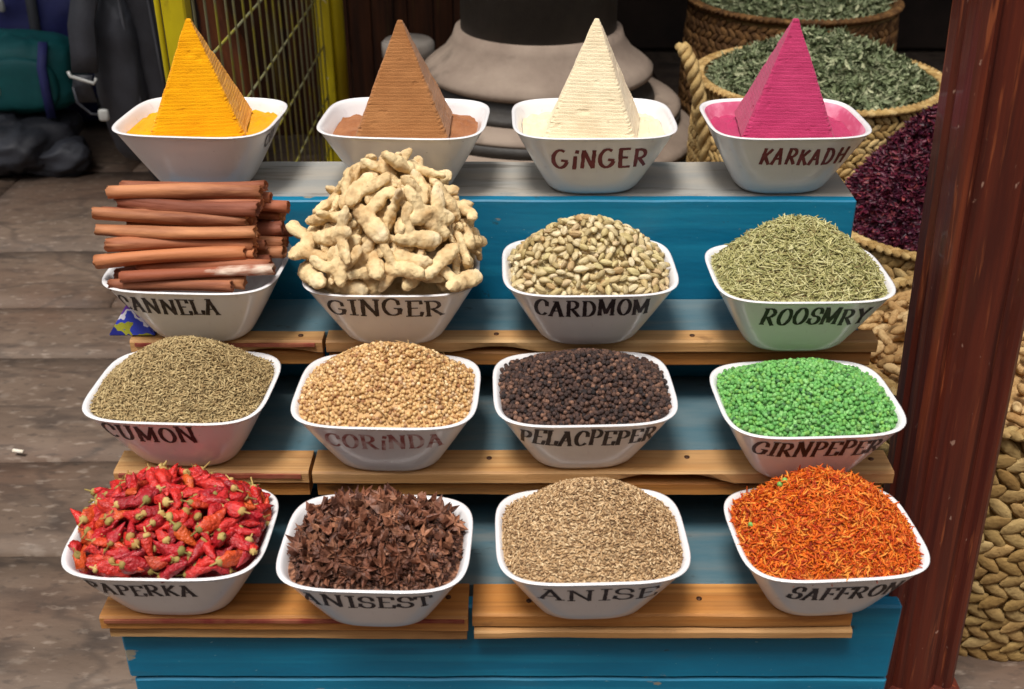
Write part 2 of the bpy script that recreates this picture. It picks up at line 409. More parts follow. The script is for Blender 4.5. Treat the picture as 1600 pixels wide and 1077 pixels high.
# hand lettering: strokes in a unit cell, thick verticals and thin horizontals, with serifs
def arc(cx, cy, rx, ry, a0, a1, n=14):
    return [(cx + rx * math.cos(R(a0 + (a1 - a0) * i / n)), cy + ry * math.sin(R(a0 + (a1 - a0) * i / n))) for i in range(n + 1)]
def sf(x, y, w=.13): return [(x - w, y), (x + w, y)]
GL = {
 'A': (1.0, [[(.12, 0), (.48, 1)], [(.48, 1), (.86, 0)], [(.26, .36), (.74, .36)], sf(.12, 0), sf(.86, 0, .15), [(.26, 1), (.52, 1)]]),
 'C': (.9, [arc(.5, .5, .42, .5, 45, 315), [(.8, .85), (.84, .62)]]),
 'D': (.95, [[(.2, 0), (.2, 1)], [(.05, 1), (.4, 1)] + arc(.4, .5, .45, .5, 90, -90) + [(.05, 0)]]),
 'E': (.85, [[(.2, 0), (.2, 1)], [(.04, 1), (.78, 1), (.8, .8)], [(.2, .53), (.6, .53)], [(.04, 0), (.8, 0), (.84, .24)]]),
 'F': (.8, [[(.2, 0), (.2, 1)], [(.04, 1), (.8, 1), (.8, .8)], [(.2, .52), (.62, .52), (.62, .42)], sf(.2, 0)]),
 'G': (1.0, [arc(.5, .5, .44, .5, 50, 345), [(.6, .42), (.95, .42)], [(.84, .42), (.84, .1)], [(.8, .86), (.84, .66)]]),
 'I': (.5, [[(.25, 0), (.25, 1)], sf(.25, 0, .2), sf(.25, 1, .2)]),
 'i': (.45, [[(.2, -.08), (.24, .66)], [(.3, .86), (.34, 1.0)]]),
 'J': (.6, [[(.45, 1), (.45, .2)] + arc(.28, .2, .17, .2, 0, -160), sf(.45, 1, .2)]),
 'K': (.95, [[(.2, 0), (.2, 1)], [(.8, 1), (.22, .45)], [(.36, .56), (.85, 0)], sf(.2, 0), sf(.2, 1), sf(.85, 0, .11), sf(.8, 1, .11)]),
 'k': (.85, [[(.2, 0), (.2, 1)], [(.75, .95), (.22, .42)], [(.34, .52), (.8, 0)]]),
 'L': (.8, [[(.2, 0), (.2, 1)], sf(.2, 1, .16), [(.05, 0), (.74, 0), (.8, .26)]]),
 'M': (1.15, [[(.15, 0), (.15, 1)], [(.15, 1), (.56, .12)], [(.56, .12), (1.0, 1)], [(1.0, 1), (1.0, 0)], sf(.15, 0, .12), sf(1.0, 0, .14), [(.03, 1), (.15, 1)], [(1.0, 1), (1.12, 1)]]),
 'N': (1.05, [[(.16, 0), (.16, 1)], [(.16, 1), (.86, 0)], [(.86, 0), (.86, 1)], sf(.16, 0, .12), [(.0, 1), (.18, 1)], sf(.86, 1, .13)]),
 'n': (.95, [[(.16, 0), (.16, 1)], [(.16, 1), (.78, 0)], [(.78, 0), (.78, 1)]]),
 'O': (.95, [arc(.48, .5, .38, .5, 0, 360, 22)]),
 'P': (.85, [[(.2, 0), (.2, 1)], [(.04, 1), (.42, 1)] + arc(.42, .74, .36, .26, 90, -90) + [(.2, .48)], sf(.2, 0)]),
 'R': (.98, [[(.2, 0), (.2, 1)], [(.04, 1), (.42, 1)] + arc(.42, .74, .36, .26, 90, -90) + [(.2, .48)], [(.42, .48), (.88, 0)], sf(.2, 0), sf(.9, 0, .1)]),
 'r': (.9, [[(.2, 0), (.2, 1)], [(.1, 1), (.42, 1)] + arc(.42, .74, .32, .26, 90, -90) + [(.2, .48)], [(.4, .48), (.82, 0)]]),
 'S': (.8, [arc(.42, .75, .3, .25, 20, 270, 12) + arc(.42, .25, .32, .25, 90, -160, 12)[1:], [(.7, .85), (.74, .66)], [(.1, .34), (.06, .1)]]),
 'T': (.85, [[(.42, 0), (.42, 1)], [(.04, .8), (.06, 1), (.8, 1), (.82, .8)], sf(.42, 0, .15)]),
 'U': (.98, [[(.2, 1), (.2, .3)] + arc(.48, .3, .28, .3, 180, 360) + [(.76, 1)], sf(.2, 1, .17), sf(.76, 1, .15)]),
 'Y': (.95, [[(.1, 1), (.48, .5)], [(.86, 1), (.48, .5)], [(.48, .5), (.48, 0)], sf(.48, 0, .15), sf(.1, 1), sf(.86, 1)]),
 'H': (1.0, [[(.2, 0), (.3, 1)], [(.75, 0), (.9, 1)], [(.25, .5), (.82, .55)]]),
 'a': (.95, [[(.1, 0), (.48, 1)], [(.48, 1), (.8, 0)], [(.26, .36), (.74, .36)]]),
 'd': (.95, [[(.2, 0), (.24, 1)], [(.1, 1), (.4, .98)] + arc(.4, .5, .4, .48, 90, -90) + [(.1, 0)]]),
 'e': (.8, [[(.2, 0), (.2, 1)], [(.16, 1), (.74, 1)], [(.2, .53), (.6, .53)], [(.16, 0), (.76, .02)]]),
 'g': (1.0, [arc(.5, .5, .42, .5, 60, 340), [(.6, .42), (.92, .4)]]),
 '~': (.6, [[(.0, .9), (.25, 1.0), (.5, .95)], [(.1, .1), (.3, -.02), (.34, .3)]]),
 ' ': (.4, []),
}
def lettering_mesh(word, w, d, u0, u1, t0, t1, thick=.17, thin=.075, slant=0.0, jit=.02):
    adv = sum(GL[c][0] for c in word); V, F = [], []
    lx = 0; rr = random.Random(hash(word) % 999 if False else sum(map(ord, word)))
    aspect = (u1 - u0) / adv / ((t1 - t0) * HB)          # cell width / height in metres
    quads = []
    for ch in word:
        wd, strokes = GL[ch]; jy = rr.uniform(-.05, .05); js = rr.uniform(.94, 1.06); jr = rr.uniform(-.04, .04)
        for st in strokes:
            pts = []
            for a, b in zip(st[:-1], st[1:]):
                n = max(1, int(math.hypot(b[0] - a[0], b[1] - a[1]) / .12))
                pts += [(a[0] + (b[0] - a[0]) * i / n, a[1] + (b[1] - a[1]) * i / n) for i in range(n)]
            pts.append(st[-1])
            pts = [((.06 + .88 * x + jr * y + slant * y + rr.uniform(-jit, jit) * .4) * aspect, y * js + jy + rr.uniform(-jit, jit) * .4) for x, y in pts]
            L, Rr = [], []
            for i, p in enumerate(pts):
                a = pts[max(0, i - 1)]; b = pts[min(len(pts) - 1, i + 1)]
                dx, dy = b[0] - a[0], b[1] - a[1]; ln = math.hypot(dx, dy) or 1
                wv = (thin + (thick - thin) * min(1, abs(dy) / ln * 1.1) ** 1.3) / 2 * rr.uniform(.88, 1.12)
                nx, ny = -dy / ln * wv, dx / ln * wv
                ex = 0
                if i == 0: ex = -.03
                if i == len(pts) - 1: ex = .03
                L.append((p[0] + nx + dx / ln * ex, p[1] + ny + dy / ln * ex)); Rr.append((p[0] - nx + dx / ln * ex, p[1] - ny + dy / ln * ex))
            o = len(V)
            for q, r_ in zip(L, Rr):
                V.append((lx * aspect + q[0], q[1])); V.append((lx * aspect + r_[0], r_[1]))
            for i in range(len(pts) - 1): F.append((o + 2 * i, o + 2 * i + 1, o + 2 * i + 3, o + 2 * i + 2))
        lx += wd
    # wrap on the wall: u = distance along the wall from the middle of the front, v = height
    out = []
    hgt = (t1 - t0) * HB; th = -np.pi / 2 + np.linspace(-np.pi, np.pi, 721)
    for k, (x, y) in enumerate(V):
        t = t0 + (t1 - t0) * y; u = u0 + x * hgt
        rx, ry = bowl_ring(t, .00035 + .00002 * (k % 7), w, d, th)
        sl = np.concatenate([[0], np.cumsum(np.hypot(np.diff(rx), np.diff(ry)))]); sl -= sl[360]
        out.append((float(np.interp(u, sl, rx)), float(np.interp(u, sl, ry)), HB * t))
    return pymesh('lettering', out, F)

BW = [  # row, X, Y, rot deg, width factor, word, u0, u1, t0, t1, ink, label
 (0, -.407, 1.440, -5, .92, None, 0, 0, 0, 0, None, 'white bowl holding the yellow powder pyramid'),
 (0, -.140, 1.435, -4, .965, None, 0, 0, 0, 0, None, 'white bowl holding the brown powder pyramid'),
 (0, .106, 1.434, 1, .94, 'gineg', -.058, .066, .50, .80, m_inkred, 'white bowl lettered GINGER in maroon under the cream powder pyramid'),
 (0, .355, 1.434, 2, .92, 'karkadH', -.046, .068, .56, .82, m_inkred, 'white bowl lettered KARKADH under the pink powder pyramid'),
 (1, -.393, 1.300, -3, .965, 'CANNELA', -.086, .043, .60, .88, m_ink, 'white bowl lettered CANNELA full of cinnamon sticks'),
 (1, -.149, 1.283, 0, .96, 'GINGER', -.076, .068, .62, .92, m_ink, 'white bowl lettered GINGER in black piled with whole ginger roots'),
 (1, .096, 1.283, 1, .96, 'CARDMOM', -.072, .070, .63, .92, m_ink, 'white bowl lettered CARDMOM heaped with cardamom pods'),
 (1, .354, 1.266, 1, .97, 'ROOSMRY', -.060, .072, .58, .88, m_ink, 'white bowl lettered ROOSMRY heaped with rosemary needles'),
 (2, -.396, 1.178, -3, .965, 'CUMON', -.080, .036, .62, .92, m_ink, 'white bowl lettered CUMON heaped with cumin seeds'),
 (2, -.149, 1.158, -2, .975, 'CORiNDA', -.066, .074, .58, .86, m_inkfade, 'white bowl with faded red lettering CORiNDA and coriander seeds'),
 (2, .086, 1.163, 2, .965, 'PELACPEPER', -.083, .080, .60, .90, m_ink, 'white bowl lettered PELACPEPER filled with black peppercorns'),
 (2, .348, 1.140, 3, .945, 'GIRNPEPER', -.080, .072, .60, .90, m_ink, 'white bowl lettered GIRNPEPER filled with bright green peppercorns'),
 (3, -.389, 1.029, -1, 1.01, 'PAPERKA', -.082, .042, .60, .86, m_ink, 'white bowl lettered PAPERKA piled with dried red chillies'),
 (3, -.153, 1.010, -2, .95, 'ANISEST', -.078, .071, .60, .88, m_ink, 'white bowl lettered ANISEST full of brown star anise'),
 (3, .090, 1.022, 2, .965, 'ANISE', -.066, .070, .60, .86, m_ink, 'white bowl lettered ANISE heaped with small anise seeds'),
 (3, .358, 1.028, 4, .95, 'SAFFRON', -.060, .070, .54, .84, m_ink, 'white bowl lettered SAFFRON heaped with orange saffron threads'),
]
for k, b in enumerate(BW):      # the brush-written words of the top row
    if b[5] == 'gineg': BW[k] = b[:5] + ('gingér'.replace('é', 'e'),) + b[6:]
bowls = []
for i, (row, X, Y, rot, wf, word, u0, u1, t0, t1, ink, label) in enumerate(BW):
    w, d = W0 * wf, D0; Y -= .0115 + (.010 if i in (4, 8) else 0)
    e = empty('spice_bowl', (X, Y, Z[row] + .0012), label, 'bowl', 'white square spice bowls on the stepped stand', R(rot))
    me, mm = make_bowl_mesh(w, d, [m_bowl, m_pinkdust] if i == 3 else [m_bowl])
    link('bowl', me, mm, e, True)
    if word:
        brush = row == 0
        link('lettering', lettering_mesh(word, w, d, u0, u1, t0, t1, thick=.19 if brush else .18, thin=.13 if brush else .065, slant=.12 if word in ('PELACPEPER', 'GIRNPEPER', 'SAFFRON', 'ROOSMRY', 'karkadH') else 0), ink, e)
    elif i == 0:
        link('lettering', lettering_mesh('CU', w, d, .112, .150, .62, .86, .2, .08, .2), m_inkfaint, e)
    elif i == 1:
        link('lettering', lettering_mesh('~', w, d, .110, .142, .52, .86, .12, .1, .2), m_inkfaint, e)
    bowls.append((e, X, Y, Z[row] + .0012, R(rot), w, d))

# ------------------------------------------------------------------ heaps of spice
def hnoise(x, y, f, s): 
    return np.array([mnoise.noise(Vector((a * f, b * f, s))) for a, b in zip(np.ravel(x), np.ravel(y))]).reshape(np.shape(x))
class Heap:
    """mound inside a bowl: local height field over the inner rim"""
    def __init__(s, b, amp, power=1.6, edge=-.002, apex=(0, .1), lump=.003, seed=0, n=4.0):
        s.e, s.X, s.Y, s.Z, s.rot, w, d = b
        fs = wall_scale(max(.2, 1 + edge / HB)) if n > 3 else 1; s.a, s.b = w / 2 * fs - .0046, d / 2 * fs - .0046; s.amp, s.p, s.edge, s.apex, s.lump, s.seed, s.n = amp, power, edge, apex, lump, seed, n
    def rho(s, x, y): return ((np.abs(x) / s.a) ** s.n + (np.abs(y) / s.b) ** s.n) ** (1 / s.n)
    def z(s, x, y):
        r = np.clip(s.rho(x, y), 0, 1)
        dx, dy = x / s.a - s.apex[0] * (1 - r), y / s.b - s.apex[1] * (1 - r)
        q = np.clip(np.sqrt(dx * dx + dy * dy), 0, 1.3); q = q * .55 + r * .45
        h = np.clip(1 - q ** s.p, 0, 1)
        return HB + s.edge + s.amp * h + s.lump * hnoise(x, y, 22, s.seed) * np.clip(1.2 - r, 0, 1)
    def normal(s, x, y):
        e = .002; zx = (s.z(x + e, y) - s.z(x - e, y)) / (2 * e); zy = (s.z(x, y + e) - s.z(x, y - e)) / (2 * e)
        n = np.stack([-zx, -zy, np.ones_like(zx)], -1); return n / np.linalg.norm(n, axis=-1, keepdims=True)
    def points(s, sp, jit=.45, lim=.985):
        xs = np.arange(-s.a, s.a, sp); yy = np.arange(-s.b, s.b, sp * .866); P = []
        for j, y in enumerate(yy):
            for x in xs + (sp / 2 if j % 2 else 0): P.append((x, y))
        P = np.array(P) + rng.uniform(-jit, jit, (len(P), 2)) * sp
        P = P[s.rho(P[:, 0], P[:, 1]) < lim]
        # more pieces where the mound is steep
        n = s.normal(P[:, 0], P[:, 1]); k = rng.random(len(P)) < np.clip(1 / n[:, 2] - 1, 0, 1)
        Q = P[k] + rng.uniform(-.5, .5, (k.sum(), 2)) * sp; Q = Q[s.rho(Q[:, 0], Q[:, 1]) < lim]
        return np.concatenate([P, Q])
    def world(s, P):
        c, q = math.cos(s.rot), math.sin(s.rot)
        return np.stack([s.X + P[..., 0] * c - P[..., 1] * q, s.Y + P[..., 0] * q + P[..., 1] * c, s.Z + P[..., 2]], -1)
    def bed(s, drop=.002, n=40):
        th = np.linspace(0, 2 * np.pi, 64, endpoint=False); V = [(0, 0, 0)]; F = []
        V = [np.array([[0., 0.]])]
        for k in range(1, n + 1):
            x, y = sell(th, s.n); f = k / n; V.append(np.stack([x * s.a * f, y * s.b * f], -1))
        V = np.concatenate(V); zz = s.z(V[:, 0], V[:, 1]) - drop
        V = np.column_stack([V, zz])
        for j in range(64): F.append((0, 1 + j, 1 + (j + 1) % 64, 1 + (j + 1) % 64))
        tri = [(0, 1 + j, 1 + (j + 1) % 64) for j in range(64)]
        for k in range(n - 1):
            for j in range(64):
                a, b = 1 + k * 64 + j, 1 + k * 64 + (j + 1) % 64
                tri += [(a, a + 64, b + 64), (a, b + 64, b)]
        return V, np.array(tri)

def frames(nrm, tilt, flat=0):
    """random orthonormal frames lying on the surface, tilted by tilt radians (std)"""
    N = len(nrm); a = rng.uniform(0, 2 * np.pi, N)
    n = nrm + rng.normal(0, math.tan(tilt), (N, 3)); n /= np.linalg.norm(n, axis=1, keepdims=True)
    t = np.stack([np.cos(a), np.sin(a), np.zeros(N)], -1); t -= n * (t * n).sum(1, keepdims=True); t /= np.linalg.norm(t, axis=1, keepdims=True)
    return np.stack([t, np.cross(n, t), n], -1)      # columns x,y,z
def scatter(tmpl, Ps, Fr, sc):
    """tmpl list of (V,F) variants of equal topology"""
    N = len(Ps); k = len(tmpl[0][0]); T = np.stack([t[0] for t in tmpl])[rng.integers(0, len(tmpl), N)]
    sc = np.asarray(sc); sc = sc[:, None, None] if sc.ndim == 1 else sc[:, None, :]
    V = np.einsum('nij,nkj->nki', Fr, T * sc) + Ps[:, None, :]
    F = tmpl[0][1][None] + (np.arange(N) * k)[:, None, None]
    return V.reshape(-1, 3), F.reshape(-1, tmpl[0][1].shape[1])
def ico(sub):
    bm = bmesh.new(); bmesh.ops.create_icosphere(bm, subdivisions=sub, radius=1)
    V = np.array([v.co[:] for v in bm.verts]); F = np.array([[v.index for v in f.verts] for f in bm.faces]); bm.free(); return V, F
def seed_tmpl(L, Wd, bend=0, seg=6, rings=(-1, -.8, -.35, .15, .6, .9, 1), flat=1.0, tip=.12):
    V, F = [], []
    for t in rings:
        r = max(tip, math.sqrt(max(0, 1 - abs(t) ** 2.2)))
        for k in range(seg):
            a = 2 * math.pi * k / seg; V.append((t * L / 2, r * Wd / 2 * math.cos(a) + bend * (1 - t * t), r * Wd / 2 * flat * math.sin(a)))
    for i in range(len(rings) - 1):
        for k in range(seg):
            a, b = i * seg + k, i * seg + (k + 1) % seg; F.append((a, b, b + seg, a + seg))
    return np.array(V), np.array(F)
def thread_tmpl(L, r, curl, seg=4, n=6):
    rr = random.Random(int(L * 1e6 + curl * 1e5)); P = []; d = 0; x = y = z = 0; tw = rr.uniform(-.3, .3)
    for i in range(n + 1):
        P.append((x, y, z)); d += curl / n + rr.uniform(-.12, .12); x += math.cos(d) * L / n; y += math.sin(d) * L / n; z += tw * L / n * rr.uniform(-.5, 1)
    c = np.array(P).mean(0); P = [tuple(np.array(p) - c) for p in P]
    V, F = tube(P, [r * .5] + [r] * (n - 1) + [r * .4], seg, cap=False)
    return np.array([tuple(v) for v in V]), np.array(F)

def heap_stuff(name, h, m, tmpl, sp, tilt, scr=(.85, 1.15), layers=2, lift=0, label='', cat='', drop=.003, smooth=True, lim=.985, sq=None, step=.0025):
    Vs, Fs = [], []
    o = 0
    for ly in range(layers):
        P = h.points(sp, lim=lim if ly == 0 else min(lim, .97)); z = h.z(P[:, 0], P[:, 1]) + lift - ly * step + rng.normal(0, sp * .08, len(P))
        n = h.normal(P[:, 0], P[:, 1]); sc = rng.uniform(scr[0], scr[1], len(P))
        if sq: sc = sc[:, None] * rng.uniform(sq[0], sq[1], (len(P), 3))
        V, F = scatter(tmpl, np.column_stack([P, z]), frames(n, tilt), sc)
        Vs.append(V); Fs.append(F + o); o += len(V)
    me = npmesh(name, h.world(np.concatenate(Vs)) - np.array([h.X, h.Y, h.Z]), np.concatenate(Fs))
    e = empty(name, (h.X, h.Y, h.Z + .02), label, cat)
    ob = link('loose_seeds', me, m, e, smooth); ob.location = (0, 0, -.02); tag(ob, kind='stuff')
    bV, bF = h.bed(drop); bme = npmesh('heap_core', h.world(bV) - np.array([h.X, h.Y, h.Z]), bF)
    ob = link('heap_core', bme, m, e, True); ob.location = (0, 0, -.02)
    return e

B = bowls
# cumin
m_cumin = mat('cumin', S(150, 128, 84), .7, .3, island=[S(104, 84, 54), S(154, 130, 88), S(184, 160, 114), S(134, 114, 76), S(200, 178, 130), S(164, 136, 92)])
heap_stuff('cumin_heap', Heap(B[8], .061, 1.7, apex=(.08, .1), seed=1), m_cumin, [seed_tmpl(.0068, .0016, b) for b in (.0003, -.0004, .0006)], .0031, .35, layers=2, label='mound of olive brown cumin seeds in the CUMON bowl', cat='cumin')
# coriander
icoA = ico(2); icoB = ico(1)
m_cori = mat('coriander', S(200, 160, 104), .6, .35, island=[S(150, 104, 58), S(206, 166, 108), S(226, 192, 138), S(178, 132, 82), S(222, 184, 126), S(150, 98, 62), S(238, 212, 166)])
hc = Heap(B[9], .058, 1.7, apex=(.02, .1), seed=2)
cor = heap_stuff('coriander_heap', hc, m_cori, [(icoB[0] * np.array([.0028, .0026, .0026]), icoB[1])], .0051, .5, (.72, 1.12), 2, label='mound of pale tan coriander seeds in the CORiNDA bowl', cat='coriander', step=.003)
# black pepper
m_pepper = mat('black_pepper', S(60, 46, 42), .62, .4, island=[S(34, 27, 27), S(62, 47, 43), S(86, 62, 54), S(48, 38, 37), S(104, 74, 60), S(56, 43, 42), S(142, 104, 84), S(44, 34, 34)], bump=(900, .6))
heap_stuff('peppercorn_heap', Heap(B[10], .037, 1.9, apex=(0, .2), seed=3), m_pepper, [(icoA[0] * .0029, icoA[1])], .0056, .5, (.82, 1.08), 2, label='heap of dark brown black peppercorns in the PELACPEPER bowl', cat='pepper', drop=.005, step=.004)
# green pepper
m_green = mat('green_pepper', S(76, 186, 62), .55, .4, island=[S(72, 124, 60), S(104, 172, 84), S(122, 186, 96), S(96, 160, 86), S(140, 196, 116), S(88, 152, 72), S(130, 182, 84), S(58, 98, 62)], bump=(700, .4))
heap_stuff('green_peppercorn_heap', Heap(B[11], .036, 1.9, apex=(0, .2), seed=4), m_green, [(icoA[0] * .0027, icoA[1])], .0052, .5, (.82, 1.08), 2, label='heap of bright green peppercorns in the GIRNPEPER bowl', cat='pepper', drop=.005, step=.004)
# anise seed
m_anise = mat('anise_seed', S(160, 134, 96), .7, .3, island=[S(92, 66, 44), S(178, 144, 102), S(204, 170, 128), S(138, 106, 72), S(224, 196, 154), S(182, 146, 104), S(112, 82, 56)])
heap_stuff('anise_heap', Heap(B[14], .068, 1.8, apex=(.02, .08), seed=5), m_anise, [seed_tmpl(.0052, .0020, b, rings=(-1, -.7, 0, .6, 1)) for b in (.0002, -.0002)], .0033, .45, layers=2, label='mound of small beige anise seeds in the ANISE bowl', cat='anise')
# rosemary
m_rosm = mat('rosemary', S(170, 162, 104), .7, .3, island=[S(112, 112, 62), S(172, 166, 108), S(198, 190, 136), S(140, 138, 82), S(206, 200, 150), S(154, 148, 92), S(126, 108, 70)])
heap_stuff('rosemary_heap', Heap(B[7], .071, 1.6, apex=(-.05, .12), seed=6), m_rosm, [thread_tmpl(l, .00085, c) for l, c in ((.017, .3), (.014, -.5), (.019, .15), (.012, .7), (.016, -.2))], .0042, .28, (.8, 1.2), 3, lift=.001, label='tall mound of dried grey green rosemary needles in the ROOSMRY bowl', cat='rosemary', lim=.95)
# saffron
m_saff = mat('saffron_threads', S(214, 96, 24), .6, .3, island=[S(150, 40, 10), S(214, 92, 18), S(230, 124, 30), S(176, 52, 12), S(240, 162, 66), S(206, 78, 16), S(140, 38, 12)])
heap_stuff('saffron_heap', Heap(B[15], .074, 1.7, apex=(-.08, .1), seed=7, lump=.006), m_saff, [thread_tmpl(l, .0009, c) for l, c in ((.018, 1.6), (.015, -2.2), (.021, .8), (.013, 2.6), (.016, -1.2), (.02, 1.9))], .0042, .4, (.8, 1.2), 3, lift=.0012, label='tall mound of orange red saffron threads in the SAFFRON bowl', cat='saffron', lim=.965)

STRAY = [(-.052, .020), (-.046, .022), (-.088, -.005)]
def place(name, me, loc, Rm, m, label, cat, group, sc=1.0):
    o = bpy.data.objects.new(name, me); col.objects.link(o)
    M = Matrix([[Rm[i][j] * sc for j in range(3)] + [loc[i]] for i in range(3)] + [[0, 0, 0, 1]])
    o.matrix_world = M
    return tag(o, label, cat, group)
def loose_core(name, h, m, label, cat, drop):
    bV, bF = h.bed(drop); me = npmesh(name, h.world(bV) - np.array([h.X, h.Y, h.Z]), bF)
    return me
def poisson(h, sp, lim=.95, tries=6000, nmax=300):
    pts = []
    for _ in range(tries):
        x, y = rng.uniform(-h.a, h.a), rng.uniform(-h.b, h.b)
        if h.rho(np.array(x), np.array(y)) > lim: continue
        z = float(h.z(np.array([x]), np.array([y]))[0])
        if all((x - p[0]) ** 2 + (y - p[1]) ** 2 + (z - p[2]) ** 2 > sp * sp for p in pts):
            pts.append((x, y, z))
            if len(pts) >= nmax: break
    return np.array(pts)

P = poisson(hc, .02, .9, nmax=26); st = [thread_tmpl(l, .0006, c) for l, c in ((.020, .3), (.028, -.3), (.016, .6))]
V, F = scatter(st, np.column_stack([P[:, :2], P[:, 2] + .003]), frames(hc.normal(P[:, 0], P[:, 1]), .2), np.ones(len(P)))
ob = link('loose_stalks', npmesh('loose_stalks', hc.world(V) - np.array([hc.X, hc.Y, hc.Z]), F), mat('dry_stalk', S(206, 172, 120), .7, .3, noise=S(176, 140, 90), scale=90), cor, True); ob.location = (0, 0, -.02); tag(ob, kind='stuff')

m_one = mat('green_peppercorn_skin', S(128, 180, 92), .5, .4, noise=S(96, 150, 70), scale=200)
hs_ = Heap(B[15], .074, 1.7, apex=(-.08, .1), seed=7, lump=.006); gp = npmesh('green_peppercorn', icoA[0] * .0034, icoA[1]); gp.materials.append(m_one); gp.polygons.foreach_set('use_smooth', [True] * len(gp.polygons))
for x, y in STRAY:
    p = hs_.world(np.array([x, y, float(hs_.z(np.array([x]), np.array([y]))[0]) + .0035]))
    place('green_peppercorn', gp, p, np.eye(3), None, 'stray green peppercorn lying on the saffron threads', 'peppercorn', 'stray green peppercorns on the saffron')
# cardamom: 300 single pods over a bed of the same pods
def pod_mesh(seedv):
    rr = random.Random(seedv); seg, V, F = 9, [], []
    L, Wd = .0150 * rr.uniform(.85, 1.15), .0078 * rr.uniform(.85, 1.1); rings = [-1, -.88, -.6, -.2, .2, .6, .86, 1]
    for t in rings:
        r = max(.07, (1 - abs(t) ** 2.4) ** .62 * (1 - .12 * t))
        for k in range(seg):
            a = 2 * math.pi * k / seg; q = 1 + .16 * math.cos(3 * a + .4 * t) + rr.uniform(-.05, .05)
            V.append((t * L / 2, r * q * Wd / 2 * math.cos(a), r * q * Wd / 2 * math.sin(a) * .9 + .0006 * (1 - t * t)))
    for i in range(len(rings) - 1):
        for k in range(seg):
            a, b = i * seg + k, i * seg + (k + 1) % seg; F.append((a, b, b + seg, a + seg))
    return np.array(V), np.array(F)
cols = [S(216, 196, 150), S(190, 166, 116), S(232, 216, 178), S(160, 138, 90), S(222, 202, 158), S(204, 188, 134), S(184, 150, 104), S(238, 222, 186)]
m_card = mat('cardamom_pod', S(206, 186, 136), .6, .3, island=cols, extra='object', noise=S(150, 128, 80), scale=260, stretch=(.25, 1, 1), ramp=(.45, .8), bump=(420, .5))
m_card2 = mat('cardamom_bed', S(206, 186, 136), .6, .3, island=cols, bump=(420, .5))
h = Heap(B[6], .062, 1.75, apex=(0, .15), seed=8)
pods = [pod_mesh(k) for k in range(6)]
hb = Heap(B[6], .059, 1.75, edge=-.009, apex=(0, .15), seed=8)
heap_stuff('cardamom_heap', hb, m_card2, pods, .0085, .4, (.8, 1.1), 2, label='bed of pale cardamom pods filling the CARDMOM bowl', cat='cardamom', lim=.95, drop=.004, step=.005)
pm = []
for v, f in pods:
    me = npmesh('cardamom_pod', v, f); me.polygons.foreach_set('use_smooth', [True] * len(me.polygons)); me.materials.append(m_card); pm.append(me)
P = poisson(h, .0088, .94); n = h.normal(P[:, 0], P[:, 1]); Fr = frames(n, .4); Wp = h.world(P)
for k in range(len(P)):
    place('cardamom_pod', pm[k % 6], Wp[k], Fr[k], None, 'single pale green cardamom pod on top of the CARDMOM bowl', 'cardamom pod', 'loose cardamom pods heaped in the CARDMOM bowl', rng.uniform(.8, 1.15))

# chillies
def chilli_mesh(seedv):
    rr = random.Random(seedv); seg = 11; L = rr.uniform(.026, .041); Wd = rr.uniform(.0105, .0165); n = 9; V, F = [], []
    bend = rr.uniform(-.006, .006); ph = rr.uniform(0, 6)
    for i in range(n + 1):
        t = i / n; r = Wd / 2 * (math.sin(min(1, (t + .12) / .38) * math.pi / 2) ** .8) * (1 - max(0, (t - .3) / .7) ** 1.5) ** .75
        r = max(r, .0006)
        for k in range(seg):
            a = 2 * math.pi * k / seg
            q = 1 + .24 * math.sin(2 * a + ph + 5 * t) + .17 * math.sin(5 * a - 9 * t + ph) + rr.uniform(-.16, .16)
            V.append((t * L - L / 2, r * q * math.cos(a) + bend * (t - .5) ** 2 * 4, r * q * math.sin(a) * .72))
    for i in range(n):
        for k in range(seg):
            a, b = i * seg + k, i * seg + (k + 1) % seg; F.append((a, b, b + seg, a + seg))
    F2 = [tuple(f) for f in F] + [tuple(range(seg))[::-1], tuple(range(n * seg, n * seg + seg))]
    cal, cf = lathe([(.0050, .0022), (.0054, .0), (.0038, -.0026), (.0011, -.003), (.0009, -.003 - rr.uniform(.001, .010))], 7)
    cal = [(v[2] - L / 2 + .0012, v[0] + bend, v[1] * .8) for v in cal]
    return (V, F2), (cal, cf)
m_chil = mat('dried_chilli', S(178, 26, 28), .34, .5, island=[S(150, 26, 34), S(200, 34, 36), S(214, 52, 40), S(172, 28, 40), S(206, 42, 38), S(214, 92, 36), S(160, 34, 44), S(196, 40, 44)], extra='object', noise=S(126, 20, 28), scale=90, ramp=(.48, .8), bump=(230, .9), coat=.05)
m_caly = mat('dry_calyx', S(168, 146, 84), .7, .3, island=[S(150, 132, 70), S(196, 168, 104), S(168, 130, 72), S(128, 124, 66)], extra='object')
chil = []
for k in range(10):
    (v, f), (cv, cf) = chilli_mesh(k); me = pymesh('chilli', v, f); me.polygons.foreach_set('use_smooth', [True] * len(f)); me.materials.append(m_chil)
    ce = pymesh('stem', cv, cf); ce.polygons.foreach_set('use_smooth', [True] * len(cf)); ce.materials.append(m_caly); chil.append((me, ce))
